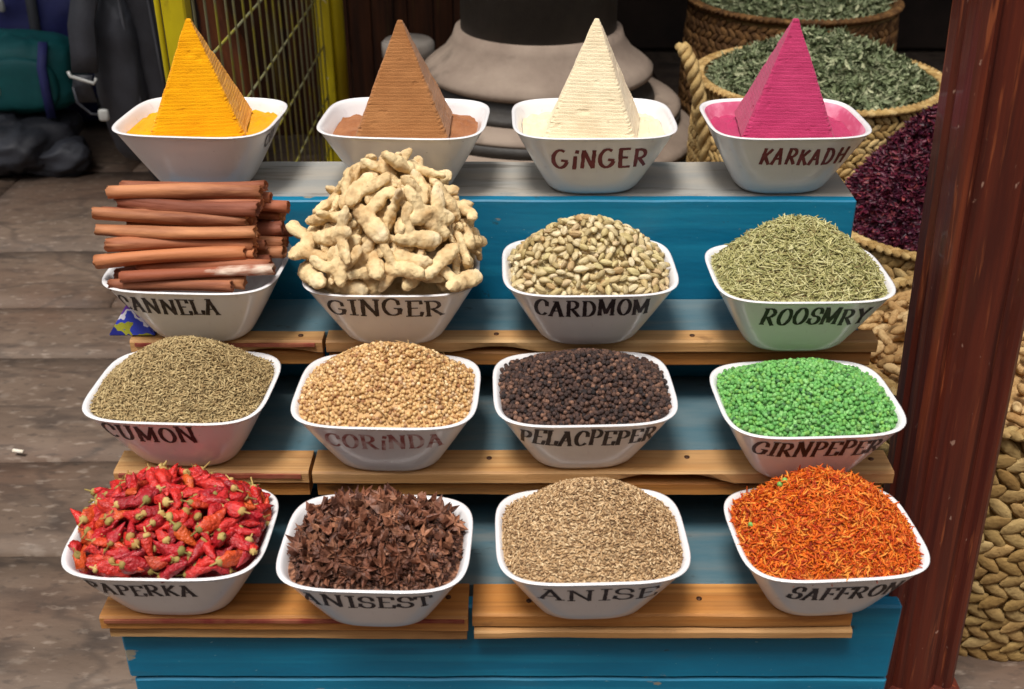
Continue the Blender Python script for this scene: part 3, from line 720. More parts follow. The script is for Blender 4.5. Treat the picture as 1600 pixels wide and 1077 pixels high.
def chillies(h, sp, lim, nmax, tilt):
    P = poisson(h, sp, lim, nmax=nmax); n = h.normal(P[:, 0], P[:, 1]); Fr = frames(n, tilt); Wp = h.world(P)
    for k in range(len(P)):
        me, ce = chil[int(rng.integers(0, 10))]
        for tr in range(20):
            ends = P[k][None] + np.array([[-.024], [.022]]) * Fr[k][:, 0][None]
            if ((h.rho(ends[:, 0], ends[:, 1]) > .96) & (ends[:, 2] < HB + .004)).any() or (h.rho(ends[:, 0], ends[:, 1]) > 1.02).any(): Fr[k] = frames(n[k:k + 1], tilt)[0]
            else: break
        else: continue
        o = place('dried_chilli', me, Wp[k], Fr[k], None, 'small wrinkled dried red chilli in the PAPERKA bowl', 'chilli', 'dried red chillies piled in the PAPERKA bowl', rng.uniform(.85, 1.2))
        c = bpy.data.objects.new('stem', ce); col.objects.link(c); c.parent = o
chillies(Heap(B[12], .054, 1.9, edge=.003, apex=(.05, .2), seed=9, lump=.008), .0118, .93, 270, .5)
chillies(Heap(B[12], .047, 1.9, edge=-.005, apex=(.05, .2), seed=9, lump=.008), .0155, .84, 110, .5)
hcore = Heap(B[12], .046, 1.9, edge=-.010, apex=(.05, .2), seed=9, lump=.008)
m_chbed = mat('chilli_flesh', S(150, 18, 24), .5, .4, noise=S(96, 12, 18), scale=90, bump=(120, 1))
tag(link('chilli_heap', loose_core('chilli_heap', hcore, None, '', '', .004), m_chbed, None, True, (hcore.X, hcore.Y, hcore.Z)), 'packed crushed red chillies deep in the PAPERKA bowl', 'chilli', kind='stuff')

# star anise
def star_mesh(seedv, arms):
    rr = random.Random(seedv); parts = []; ph = rr.uniform(0, 6)
    for k in range(8):
        if k not in arms: continue
        a = ph + k * math.pi / 4 + rr.uniform(-.1, .1); L = rr.uniform(.010, .0145); w = rr.uniform(.0017, .0025); up = rr.uniform(-.001, .003)
        ca, sa = math.cos(a), math.sin(a)
        def pt(r, s, z): return (r * ca - s * sa, r * sa + s * ca, z)
        h0 = rr.uniform(.0035, .0052)
        V = [pt(.0008, 0, 0), pt(L * .45, w, h0 + up * .4), pt(L * .45, -w, h0 + up * .4), pt(L * .5, 0, -.0012), pt(L * .5, 0, h0 * .35), pt(L, 0, h0 * .7 + up), pt(.0012, w * .5, .003), pt(.0012, -w * .5, .003)]
        F = [(0, 6, 1, 3), (0, 3, 2, 7), (3, 1, 5), (3, 5, 2), (1, 6, 4), (2, 4, 7), (4, 6, 7), (1, 4, 5), (5, 4, 2), (0, 7, 6)]
        parts.append((V, F))
    return merge(parts)
starc = [S(116, 70, 52), S(150, 98, 74), S(88, 56, 46), S(176, 122, 92), S(134, 84, 62), S(104, 70, 60)]
m_star = mat('star_anise', S(98, 54, 36), .5, .4, island=starc, extra='object', noise=S(58, 32, 24), scale=200, ramp=(.45, .75), bump=(300, .5))
m_star2 = mat('star_anise_bits', S(98, 54, 36), .5, .4, island=starc, noise=S(58, 32, 24), scale=200, bump=(300, .5))
stars = []
for k in range(9):
    arms = [list(range(8)), list(range(8)), list(range(7)), [0, 1, 2, 4, 5], [0, 1, 2], [2, 3, 4, 6], [1, 2], [0, 1, 3, 4, 6, 7], [3]][k]
    v, f = star_mesh(k, arms); me = pymesh('star_anise', v, f); me.materials.append(m_star); stars.append(me)
h = Heap(B[13], .036, 1.9, edge=-.003, apex=(0, .15), seed=10, lump=.006)
P = poisson(h, .0108, .85, nmax=260); n = h.normal(P[:, 0], P[:, 1]); Fr = frames(n, .75); Wp = h.world(P)
for k in range(len(P)):
    q = int(rng.integers(0, 9))
    place('star_anise', stars[q], Wp[k], Fr[k], None, 'whole eight pointed brown star anise in the ANISEST bowl' if q < 2 else 'broken piece of brown star anise in the ANISEST bowl', 'star anise', 'star anise heaped in the ANISEST bowl', rng.uniform(1.15, 1.6))
v, f = star_mesh(20, [0, 1]); fq = np.array([q if len(q) == 4 else q + (q[2],) for q in f])
tri = np.array([(q[0], q[1], q[2]) for q in f] + [(q[0], q[2], q[3]) for q in f if len(q) == 4])
heap_stuff('star_anise_bits', Heap(B[13], .034, 1.9, edge=-.007, apex=(0, .15), seed=10, lump=.006), m_star2, [(np.array(v), tri)], .0058, .8, (.7, 1.1), 2, lim=.9, label='broken brown star anise bits filling the ANISEST bowl', cat='star anise', smooth=False, drop=.004)

# cinnamon sticks: rolled quills stacked crosswise in the bowl
def quill_mesh(seedv, L, r):
    rr = random.Random(seedv); V, F = [], []; n = 12; prof = []
    kind = seedv % 3
    if kind == 0:      # single scroll
        for i in range(22):
            a = -1.2 + 7.2 * i / 21; q = r * (1.0 - .055 * i / 21 * 6); prof.append((q * math.cos(a), q * math.sin(a)))
    else:              # double scroll
        for i in range(26):
            t = i / 25; a = math.pi * (2.55 * t - .78); q = r * (1 - .35 * max(0, abs(t - .5) - .25) * 4 * .8)
            prof.append((q * math.cos(a), q * math.sin(a) * .92))
    th = .0013; full = prof + [(x * (1 - th / max(1e-4, math.hypot(x, y))), y * (1 - th / max(1e-4, math.hypot(x, y)))) for x, y in prof[::-1]]
    k = len(full); bx, bz = rr.uniform(-.006, .006), rr.uniform(-.003, .003); tw = rr.uniform(-.5, .5)
    for i in range(n + 1):
        t = i / n; s = 1 + .07 * math.sin(7 * t + seedv) + rr.uniform(-.02, .02); a = tw * t
        for j, (x, y) in enumerate(full):
            xx, yy = (x * math.cos(a) - y * math.sin(a)) * s, (x * math.sin(a) + y * math.cos(a)) * s
            rag = 0
            if i in (0, n): rag = rr.uniform(-.0018, .0018)
            V.append(((t - .5) * L + rag, xx + bx * math.sin(math.pi * t), yy + bz * math.sin(math.pi * t)))
    for i in range(n):
        for j in range(k):
            a, b = i * k + j, i * k + (j + 1) % k; F.append((a, b, b + k, a + k))
    for base in (0, n * k):      # ragged end rims of the rolled bark
        m_ = k // 2
        for j in range(m_ - 1):
            a, b, c, d = base + j, base + j + 1, base + k - 2 - j, base + k - 1 - j
            F.append((a, b, c, d))
    return pymesh('cinnamon_stick', V, F)
cin = [S(172, 104, 72), S(200, 130, 84), S(148, 86, 64), S(208, 144, 98), S(166, 98, 72), S(136, 80, 60), S(188, 112, 78)]
m_cin = mat('cinnamon_bark', S(150, 82, 50), .65, .3, island=cin, extra='object', noise=S(104, 52, 34), scale=40, stretch=(.16, 1, 1), ramp=(.42, .75), detail=8, bump=(90, .5))
layer_noise(m_cin, S(196, 140, 98), 90, .64, .76, (.1, 1, 1), 5, amount=.7)
m_cinpale = mat('pale_cinnamon_bark', S(146, 80, 54), .65, .3, noise=S(226, 206, 186), scale=26, stretch=(.35, 1, 1), ramp=(.5, .62), bump=(90, .5))
bx, by, bz = B[4][1], B[4][2], B[4][3]
# (offset along the stick, offset in depth, height over the rim, length, radius, yaw, pitch)
k = 0
layers = [(.003, [-.070, -.056, -.041, -.026, -.009, .008, .025, .042, .058]), (.016, [-.064, -.047, -.034, -.021, -.003, .014, .032, .050]), (.029, [-.048, -.030, -.012, .006, .024, .042]),
          (.043, [-.040, -.021, -.003, .015, .034]), (.057, [-.031, -.013, .006, .024, .042]), (.071, [-.022, -.003, .015, .033]), (.084, [-.013, .005, .024]), (.096, [-.003, .016])]
for li, (zz, yy) in enumerate(layers):
    for q, y in enumerate(yy):
        L = random.uniform(.145, .195) if q else random.uniform(.150, .198); r = random.uniform(.0072, .0098)
        dx = random.uniform(-.018, .018) + (.020 if q > 1 else -.004) + (.006 if li == 1 else 0)
        if li == 0: dx = -.012 + random.uniform(-.008, .008)
        o = link('cinnamon_stick', quill_mesh(k * 7 + li, L if li else min(L, .150), r), m_cinpale if (li == 1 and q == 0) else m_cin, None, True)
        o.location = (bx + dx, by + y, bz + HB + zz); o.rotation_euler = (random.uniform(0, 6.28), random.uniform(-.06, .06), random.uniform(-.11, .11) + B[4][4])
        if li == 1 and q == 0: tag(o, 'cinnamon stick with a pale scraped patch at the front of the pile', 'cinnamon stick', 'cinnamon sticks stacked in the CANNELA bowl')
        else: tag(o, 'rolled brown cinnamon stick in the ' + ['bottom', 'second', 'third', 'fourth', 'fifth', 'sixth', 'seventh', 'top'][li] + ' layer of the CANNELA stack', 'cinnamon stick', 'cinnamon sticks stacked in the CANNELA bowl')
        k += 1

# ginger roots: lumpy branching rhizomes, packed so that they touch but stay apart
def ginger_mesh(seedv):
    rr = random.Random(seedv); bm = bmesh.new(); sph = []
    p = Vector((0, 0, 0)); d = Vector((1, 0, 0)); nk = rr.choice([2, 2, 3, 3])
    def blob(c, ax, L, r):
        q = ax.to_track_quat('X', 'Z').to_matrix().to_4x4()
        M = Matrix.Translation(c) @ q @ Matrix.Diagonal((L, r, r * .72, 1))
        bmesh.ops.create_icosphere(bm, subdivisions=2, radius=1, matrix=M)
        for t in (-.5, 0, .5): sph.append((c + ax * (t * L), r * .9))
    for i in range(nk):
        L, r = rr.uniform(.017, .023), rr.uniform(.0090, .0122)
        blob(p, d, L, r)
        for side in rr.sample([-1, 1], rr.choice([0, 1, 1, 2])):
            s = d.cross(Vector((0, 0, 1))).normalized() * side + d * rr.uniform(-.2, .7) + Vector((0, 0, rr.uniform(-.15, .3)))
            s.normalize(); q = rr.uniform(.9, 1.4); blob(p + s * .017, s, .017 * q, r * .76)
            if rr.random() < .4: blob(p + s * .025 * q + d * .003, (s + d * .7).normalized(), .010, r * .7)
        d = (d + Vector((rr.uniform(-.1, .1), rr.uniform(-.55, .55), rr.uniform(-.2, .2)))).normalized(); p = p + d * rr.uniform(.017, .022)
    me = bmesh_to('ginger_root', bm); o = bpy.data.objects.new('tmp', me); col.objects.link(o)
    md = o.modifiers.new('r', 'REMESH'); md.mode = 'VOXEL'; md.voxel_size = .0015
    sm = o.modifiers.new('s', 'SMOOTH'); sm.iterations = 3; sm.factor = .5
    bpy.context.view_layer.update(); ev = o.evaluated_get(bpy.context.evaluated_depsgraph_get()); out = bpy.data.meshes.new_from_object(ev)
    bpy.data.objects.remove(o)
    c = sum((v.co for v in out.vertices), Vector()) / len(out.vertices)
    for v in out.vertices:
        v.co -= c
        v.co += v.normal * (mnoise.noise(v.co * 110 + Vector((seedv * 3, 0, 0))) * .0018 + mnoise.noise(v.co * 260) * .0007 + math.sin(v.co.x * 900 + mnoise.noise(v.co * 60) * 4) * .00028)
    out.polygons.foreach_set('use_smooth', [True] * len(out.polygons)); out.name = 'ginger_root'
    return out, np.array([tuple(q - c) for q, r in sph]), np.array([r for q, r in sph])
m_ging = mat('ginger_skin', S(228, 202, 154), .75, .25, noise=S(184, 146, 98), scale=34, ramp=(.42, .72), bump=(170, .6))
layer_noise(m_ging, S(238, 220, 184), 26, .5, .66, (1, 1, 1), 4, amount=.7)
layer_noise(m_ging, S(128, 94, 60), 55, .6, .74, (1, 1, 1), 6, amount=.6)
layer_noise(m_ging, S(150, 112, 72), 12, .56, .75, (1, 1, 1), 6, amount=.25)
gvar = [ginger_mesh(k) for k in range(12)]
for me, _, _ in gvar: me.materials.append(m_ging)
gC, gR = np.zeros((0, 3)), np.zeros(0)
for amp, edge, lim, goal, tol in ((.070, -.014, .70, 14, .008), (.092, -.004, .84, 40, .0075), (.110, .008, .92, 110, .0065), (.116, .016, .92, 50, .0085), (.108, .006, .90, 60, .007)):
    h = Heap(B[5], amp, 2.1, edge=edge, apex=(.0, .12), seed=12, lump=.004); made = 0
    for tr in range(2600):
        x, y = rng.uniform(-h.a, h.a) * lim, rng.uniform(-h.b, h.b) * lim
        if h.rho(np.array(x), np.array(y)) > lim: continue
        xa, ya = np.array([x]), np.array([y]); n = h.normal(xa, ya); Fr = frames(n, .35)[0]
        me, c, r = gvar[int(rng.integers(0, 12))]; sc = rng.uniform(.95, 1.25) if goal != 60 else rng.uniform(.5, .75)
        pos = h.world(np.array([x, y, float(h.z(xa, ya)[0])])); cw = c * sc @ Fr.T + pos; rw = r * sc
        if len(gR) and (gR[None] + rw[:, None] - np.linalg.norm(gC[None] - cw[:, None], axis=2)).max() > tol: continue
        # keep the low roots inside the rim
        lx, ly = cw[:, 0] - h.X, cw[:, 1] - h.Y
        if ((h.rho(lx, ly) > .93) & (cw[:, 2] < h.Z + HB + .010)).any() or (h.rho(lx, ly) > 1.12).any(): continue
        gC = np.concatenate([gC, cw]); gR = np.concatenate([gR, rw]); made += 1
        place('ginger_root', me, pos, Fr, None, 'knobbly pale whole ginger root in the tall pile on the GINGER bowl', 'ginger root', 'ginger roots piled on the GINGER bowl', sc)
        if made >= goal: break
h = Heap(B[5], .066, 2.1, edge=-.034, apex=(0, .12), seed=12)
tag(link('ginger_heap', loose_core('ginger_heap', h, None, '', '', .006), m_ging, None, True, (h.X, h.Y, h.Z)), 'packed ginger roots deep in the GINGER bowl', 'ginger', kind='stuff')

# powder pyramids with stepped trowel ridges
def pyramid(i, m, rot, base, height, dy, label, bed_z, dx=0, bedm=None):
    e0, X, Y, ZZ, br, w, d = B[i]
    e = empty('powder_pyramid', (X, Y, ZZ + .02), label, 'powder pyramid', 'powder pyramids in the top row', br)
    nl, ns = 33, 18; V, F = [], []; z0 = HB - .010; rr = random.Random(i)
    def ring(r, z, j):
        c = []
        for s in range(4):
            a = [(-1, -1), (1, -1), (1, 1), (-1, 1)]
            for q in range(ns):
                t = q / ns; x = a[s][0] + (a[(s + 1) % 4][0] - a[s][0]) * t; y = a[s][1] + (a[(s + 1) % 4][1] - a[s][1]) * t
                rs = rr.uniform(.945, .975) if q == 0 else 1
                jj = mnoise.noise(Vector((x * r * 60, y * r * 60, z * 90 + i))) * j + mnoise.noise(Vector((x * r * 26, y * r * 26, z * 30 + i))) * .0007 - max(0, mnoise.noise(Vector((x * r * 85, y * r * 85, z * 85 + i * 7))) - .5) * .006
                c.append((x * (r + jj) * rs, y * (r + jj) * rs, z + rr.uniform(-1, 1) * j * .35))
        return c
    for k in range(nl):
        t0, t1 = k / nl, (k + 1) / nl
        kk = rr.uniform(-.00018, .00018); r0 = base * (1 - t0 * .955) + kk; r1 = base * (1 - t1 * .955)
        V += ring(r0 - .0001, z0 + height * t0, .0007); V += ring(r0 * .38 + r1 * .62 + .0001, z0 + height * (t0 + (t1 - t0) * .62), .0007); V += ring(r0 * .16 + r1 * .84 - .0002, z0 + height * (t0 + (t1 - t0) * .84), .0005)
    V += ring(base * .03, z0 + height, .0005)
    k = ns * 4; n = len(V) // k
    for a in range(n - 1):
        for j in range(k): F.append((a * k + j, a * k + (j + 1) % k, (a + 1) * k + (j + 1) % k, (a + 1) * k + j))
    F.append(tuple(range((n - 1) * k, n * k)))
    cr, sr = math.cos(R(rot) - br), math.sin(R(rot) - br)
    V = [(dx + x * cr - y * sr, dy + x * sr + y * cr, z - .02) for x, y, z in V]
    link('pyramid', pymesh('pyramid', V, F), m, e)
    h = Heap(B[i], .006, 2.0, edge=bed_z, seed=20 + i, lump=.012)
    h.a -= .0005; h.b -= .0005
    bV, bF = h.bed(0, 46); bV = bV.copy(); bV[:, 2] += hnoise(bV[:, 0], bV[:, 1], 110, 3) * .003 + hnoise(bV[:, 0], bV[:, 1], 240, 5) * .0018
    c, s_ = 1, 0
    link('powder_bed', npmesh('powder_bed', np.column_stack([bV[:, 0], bV[:, 1], bV[:, 2] - .02]), bF), bedm or m, e, True)
def powder(name, a, b, c):
    m = mat(name, a, .95, .05, noise=b, scale=26, ramp=(.35, .7), bump=(700, .35), sheen=.15)
    layer_noise(m, c, 48, .68, .77, (1, 1, 1), 4, amount=.7)
    layer_noise(m, c, 12, .55, .8, (1, 1, 1), 6, amount=.35)
    return m
pyramid(0, powder('turmeric_powder', S(236, 164, 12), S(226, 150, 8), S(180, 112, 10)), 7, .060, .136, -.002, 'bright yellow turmeric powder pyramid in a white bowl', -.014)
pyramid(1, powder('brown_powder', S(168, 116, 72), S(156, 104, 62), S(110, 70, 44)), 0, .060, .136, -.004, 'brown spice powder pyramid in a white bowl', -.018, bedm=powder('brown_crumbs', S(150, 94, 58), S(176, 118, 76), S(104, 64, 42)))
pyramid(2, powder('ginger_powder', S(238, 222, 188), S(232, 212, 176), S(150, 112, 74)), -8, .059, .138, -.004, 'cream ginger powder pyramid above the maroon GINGER lettering', -.016)
pyramid(3, powder('karkade_powder', S(186, 62, 104), S(174, 52, 94), S(130, 30, 64)), -5, .059, .138, -.004, 'dark pink hibiscus powder pyramid in the KARKADH bowl', -.018)

# ------------------------------------------------------------------ red wood post right of the stand
def extrude_profile(prof, z0, z1, nz=14, jit=.0006):
    k = len(prof); V, F = [], []
    for i in range(nz + 1):
        z = z0 + (z1 - z0) * i / nz
        for j, (x, y) in enumerate(prof): V.append((x + mnoise.noise(Vector((z * 6, j, 1))) * jit, y + mnoise.noise(Vector((z * 6, j, 8))) * jit, z))
    for i in range(nz):
        for j in range(k): F.append((i * k + j, i * k + (j + 1) % k, (i + 1) * k + (j + 1) % k, (i + 1) * k + j))
    F.append(tuple(range(k))[::-1]); F.append(tuple(range(nz * k, nz * k + k)))
    return V, F
post = empty('carved_post', (.555, 1.20, 0), 'varnished red brown wooden post with moulded edges beside the stand', 'post'); post.rotation_euler = (0, -R(2.7), 0)
prof = [(-.006, .006), (.0, -.001), (.006, -.003), (.012, .002), (.016, .006), (.021, .002), (.027, .0), (.036, -.005), (.050, -.008), (.064, -.006), (.072, 0), (.077, .005), (.083, .002), (.090, -.004), (.098, -.003), (.104, .003), (.107, .012), (.107, .095), (-.006, .095), (-.006, .070), (.0, .065), (.0, .045), (-.008, .040), (-.008, .020)]
V, F = extrude_profile(prof, .0, 2.3); link('shaft', pymesh('shaft', V, F), m_mahog, post)
V, F = extrude_profile([(-.012, -.014), (.112, -.014), (.112, .098), (-.012, .098)], .0, .09, 3); link('plinth', pymesh('plinth', V, F), m_mahog, post)

# ------------------------------------------------------------------ woven baskets
m_straw = mat('woven_palm', S(172, 142, 90), .8, .2, island=[S(140, 108, 62), S(176, 146, 92), S(196, 168, 116), S(156, 124, 74), S(184, 150, 98)], noise=S(124, 94, 54), scale=40, ramp=(.45, .8), bump=(150, .5))
m_straw_d = mat('dark_woven_palm', S(112, 78, 44), .85, .15, island=[S(82, 56, 32), S(118, 84, 48), S(138, 102, 62), S(98, 68, 40)], noise=S(70, 48, 30), scale=40, bump=(150, .5))
m_lining = mat('basket_lining', S(150, 122, 78), .9, .1, noise=S(110, 84, 50), scale=30, stretch=(1, 1, 6))
def lump(c, ax, up, L, w, h):
    """small pillow shaped strand of weave, 6 sided"""
    ax = ax.normalized(); up = (up - ax * up.dot(ax)).normalized(); sd_ = ax.cross(up); V = []
    for t, s in ((-1, .25), (-.55, .85), (0, 1), (.55, .85), (1, .25)):
        for k in range(6):
            a = math.pi * k / 3; V.append(c + ax * (t * L / 2) + sd_ * (math.cos(a) * w / 2 * s) + up * (math.sin(a) * h / 2 * s))
    F = []
    for i in range(4):
        for k in range(6): F.append((i * 6 + k, i * 6 + (k + 1) % 6, (i + 1) * 6 + (k + 1) % 6, (i + 1) * 6 + k))
    return V, F
def basket(loc, rt, rb, h, rowh, lw, m, label, name='woven_basket', belly=.02, rimw=.03, a_vis=None):
    e = empty(name, loc, label, 'basket', 'woven palm baskets behind the stand')
    rad = lambda z: rb + (rt - rb) * (z / h) + belly * math.sin(math.pi * z / h)
    Vs, Fs, o = [], [], 0
    nrow = int(h / rowh)
    for j in range(nrow):
        z = rowh * (j + .5); r = rad(z); nc = int(2 * math.pi * r / lw)
        for k in range(nc):
            a = 2 * math.pi * (k + .5 * (j % 2)) / nc + random.uniform(-.01, .01); n_ = Vector((math.cos(a), math.sin(a), 0)); t = Vector((-math.sin(a), math.cos(a), 0))
            ax = t + Vector((0, 0, .75 if j % 2 else -.75)) * random.uniform(.7, 1.2)
            V, F = lump(n_ * (r + random.uniform(-.001, .002)) + Vector((0, 0, z)), ax, n_, lw * random.uniform(1.35, 1.65), rowh * random.uniform(.85, 1.05), .0075)
            Vs += V; Fs += [tuple(q + o for q in f) for f in F]; o = len(Vs)
    ob = link('weave', npmesh('weave', np.array([tuple(v) for v in Vs]), np.array(Fs)), m, e, True); tag(ob, kind='stuff')
    V, F = lathe([(.001, .012), (rad(0) - .006, .012)] + [(rad(h * i / 8) - .004, max(.012, h * i / 8)) for i in range(9)] + [(rad(h) - .012, h - .002), (rad(h * .6) - .014, h * .6), (.002, h * .6)], 40, False)
    link('lining', pymesh('lining', V, F), m_lining, e, True)
    Vs, Fs, o = [], [], 0; nc = int(2 * math.pi * rt / (rimw * .55))
    for k in range(nc):
        for sg in (-1, 1):
            a = 2 * math.pi * (k + .25 * sg) / nc; n_ = Vector((math.cos(a), math.sin(a), 0)); t = Vector((-math.sin(a), math.cos(a), 0))
            V, F = lump(n_ * (rt + sg * rimw * .16) + Vector((0, 0, h + .002)), t + n_ * .8 * sg + Vector((0, 0, .2)), Vector((0, 0, 1)) + n_ * .5, rimw, rimw * .5, rimw * .55)
            Vs += V; Fs += [tuple(q + o for q in f) for f in F]; o = len(Vs)
    ob = link('braided_rim', npmesh('braided_rim', np.array([tuple(v) for v in Vs]), np.array(Fs)), m, e, True); tag(ob, kind='stuff')
    return e
basket((.815, 1.585, .0), .265, .235, .45, .026, .030, m_straw, 'large coarse woven palm basket full of peanuts behind the red post', belly=.02)
hibb = basket((.875, 2.150, .0), .225, .20, .445, .022, .024, m_straw, 'woven basket with braided rim holding the dark red hibiscus')
herbb = basket((.73, 2.63, .0), .285, .23, .60, .016, .020, m_straw, 'tall woven basket of dried green herbs with a rope handle', belly=.03)
basket((.79, 3.22, .0), .285, .24, .655, .020, .024, m_straw_d, 'brown woven basket of herbs standing behind the rope handled basket', belly=.03)
# twisted rope handle of the herb basket
hp = [(-.265, -.10, .42), (-.285, -.115, .52), (-.305, -.12, .60), (-.325, -.115, .665), (-.345, -.09, .70)]
strands = []
for s in range(3):
    pts = []
    for i in range(41):
        t = i / 40 * 4; k = min(3, int(t)); f = t - k; c = Vector(hp[k]).lerp(Vector(hp[k + 1]), f); a = t * 5.5 + s * 2.094
        pts.append(c + Vector((math.cos(a), math.sin(a), 0)) * .009)
    strands.append(tube(pts, .0095, 7))
V, F = merge(strands); link('rope_handle', pymesh('rope_handle', V, F), m_straw, herbb, True)

def round_heap(x, y, z, r, amp, power=1.5, apex=(0, 0), seed=0, lump_=.02):
    return Heap((None, x, y, z - HB, 0, 2 * r, 2 * r), amp, power, edge=0, apex=apex, lump=lump_, seed=seed, n=2)
# peanuts
def peanut_mesh(sv):
    rr = random.Random(sv); L = rr.uniform(.032, .042); prof = []; n = 11
    for i in range(n + 1):
        t = i / n; r = .0078 * (math.sin(math.pi * min(.995, max(.005, t))) ** .45) * (1 - .24 * math.exp(-((t - .5) / .13) ** 2)) * (1 + .08 * (t - .5)); prof.append((max(.0008, r), (t - .5) * L))
    V, F = lathe(prof, 10); b = rr.uniform(-.003, .003)
    V = [(z, x + b * (z / L * 2) ** 2, y) for x, y, z in V]
    me = pymesh('peanut', V, F); me.polygons.foreach_set('use_smooth', [True] * len(F)); me.materials.append(m_pea); return me
m_pea = mat('peanut_shell', S(196, 158, 106), .8, .2, island=[S(176, 136, 86), S(204, 168, 116), S(216, 184, 134), S(190, 150, 98)], extra='object', noise=S(156, 116, 70), scale=130, ramp=(.45, .7), bump=(200, .4))
pn = [peanut_mesh(k) for k in range(6)]
for lv, (amp, ed, sp, mx) in enumerate(((.05, .0, .021, 220), (.035, -.014, .026, 78))):
    h = round_heap(.815, 1.585, .448 + ed, .245, amp, 1.8, seed=40)
    P = poisson(h, sp, .97, nmax=mx, tries=4000); n = h.normal(P[:, 0], P[:, 1]); Fr = frames(n, .35); Wp = h.world(P)
    for k in range(len(P)):
        place('peanut', pn[k % 6], Wp[k], Fr[k], None, 'whole unshelled peanut in the coarse basket behind the red post', 'peanut', 'peanuts in the coarse basket', rng.uniform(.9, 1.2))
h = round_heap(.815, 1.585, .432, .243, .035, 1.8, seed=40)
tag(link('peanut_heap', loose_core('peanut_heap', h, None, '', '', .006), m_pea, None, True, (h.X, h.Y, h.Z)), 'packed peanuts deep in the coarse basket', 'peanut', kind='stuff')
# hibiscus and herbs
def petal_tmpl(L, w, curl):
    V = []
    for i in range(4):
        t = i / 3 - .5; ww = w * (1 - abs(t) * 1.3)
        V += [(t * L, -ww / 2, curl * t * t * 4 + .1 * w), (t * L, 0, curl * t * t * 4 - .12 * w), (t * L, ww / 2, curl * t * t * 4 + .1 * w)]
    F = []
    for i in range(3):
        for j in range(2): F.append((i * 3 + j, i * 3 + j + 1, i * 3 + j + 4, i * 3 + j + 3))
    return np.array(V), np.array(F)
m_hib = mat('dried_hibiscus', S(72, 20, 40), .5, .4, island=[S(44, 14, 28), S(84, 22, 44), S(60, 18, 36), S(112, 30, 50), S(70, 20, 46), S(50, 16, 32), S(96, 24, 40), S(74, 24, 48), S(150, 70, 70)])
heap_stuff('hibiscus_heap', round_heap(.875, 2.15, .445, .212, .235, 1.35, (-.1, .1), 50), m_hib, [petal_tmpl(l, w, c) for l, w, c in ((.022, .008, .004), (.018, .006, -.004), (.026, .007, .006), (.015, .009, .003))], .0085, .6, (.8, 1.3), 3, label='tall heap of dark red dried hibiscus petals in a woven basket', cat='hibiscus', smooth=False, lim=.99, drop=.008, step=.004)
m_herb = mat('dried_herb', S(84, 94, 58), .7, .3, island=[S(60, 70, 46), S(108, 118, 82), S(140, 148, 112), S(80, 92, 60), S(120, 128, 96), S(172, 174, 138), S(70, 78, 54)])
leaf = [petal_tmpl(l, w, c) for l, w, c in ((.026, .009, .006), (.020, .008, -.005), (.034, .004, .006), (.022, .010, .004))]
heap_stuff('herb_heap', round_heap(.73, 2.63, .596, .27, .10, 1.6, (.05, .1), 51, .03), m_herb, leaf, .0105, .65, (.8, 1.4), 3, label='heap of crumbly dried green herb leaves in the rope handled basket', cat='herbs', smooth=False, lim=.98, drop=.01, step=.006)
heap_stuff('dry_herb_heap', round_heap(.79, 3.22, .65, .27, .10, 1.6, (.2, 0), 52, .03), m_herb, leaf, .012, .65, (.8, 1.4), 2, label='heap of dried green herbs in the rear brown basket', cat='herbs', smooth=False, lim=.98, drop=.01, step=.006)

# ------------------------------------------------------------------ round iron column base
m_iron = mat('black_iron', S(44, 42, 41), .6, .4, noise=S(62, 58, 54), scale=9, bump=(60, .4))
m_dusty = mat('dusty_iron', S(150, 134, 120), .85, .2, noise=S(128, 112, 100), scale=7, bump=(60, .3))
layer_noise(m_dusty, S(88, 78, 70), 12, .6, .72, (1, 1, 1), 6, amount=.6)
colm = empty('column', (.07, 3.0, 0), 'dark round column on a dusty flared base behind the top row', 'column')
def lpart(name, prof, m, seg=64):
    V, F = lathe(prof, seg); return link(name, pymesh(name, V, F), m, colm, True)
lpart('base_drum', [(.44, 0), (.44, .33), (.435, .345)], m_iron)
lpart('base_ledge', [(.437, .3455), (.44, .36), (.43, .372), (.40, .392), (.392, .40)], m_dusty)
lpart('middle_drum', [(.39, .4005), (.39, .428)], m_iron)
lpart('middle_ledge', [(.388, .4285), (.388, .438), (.375, .447), (.33, .455)], m_dusty)
lpart('upper_band', [(.318, .4555), (.312, .47), (.296, .485), (.296, .512)], m_iron)
lpart('flared_collar', [(.296, .5125), (.308, .520), (.308, .535), (.290, .55), (.255, .575), (.230, .61), (.222, .635)], m_dusty)
lpart('shaft', [(.207, .6), (.205, 1.2), (.20, 2.6)], m_iron)

# ------------------------------------------------------------------ yellow mesh gate
m_yel = mat('yellow_paint', S(196, 178, 12), .45, .5, noise=S(170, 150, 14), scale=9, stretch=(1, 1, .4), bump=(40, .2))
layer_noise(m_yel, S(96, 74, 30), 22, .63, .72, (1, 1, .5), 6, amount=.8)
layer_noise(m_yel, S(220, 214, 196), 40, .7, .75, (1, 1, 1), 3, amount=.7)
m_wire = mat('galvanised_wire', S(128, 126, 96), .45, .5, noise=S(150, 142, 50), scale=14, ramp=(.45, .6), metallic=.3)
gate = empty('mesh_gate', (-.565, 2.6, 0), 'yellow metal gate with wire mesh standing beside the black bag', 'gate')
def gbar(name, path, r, m, seg=8):
    V, F = tube([(x + .565, y - 2.6, z) for x, y, z in path], r, seg); return link(name, pymesh(name, V, F), m, gate, True)
def gbox(name, x0, x1, y0, y1, z0, z1): return link(name, box_mesh(name, x0 + .565, x1 + .565, y0 - 2.6, y1 - 2.6, z0, z1, .003), m_yel, gate)
gbox('upright', -.585, -.545, 1.90, 1.94, .0, 1.9)
gbar('hinge_rod', [(-.592, 1.905, .0), (-.592, 1.905, 1.9)], .005, m_yel)
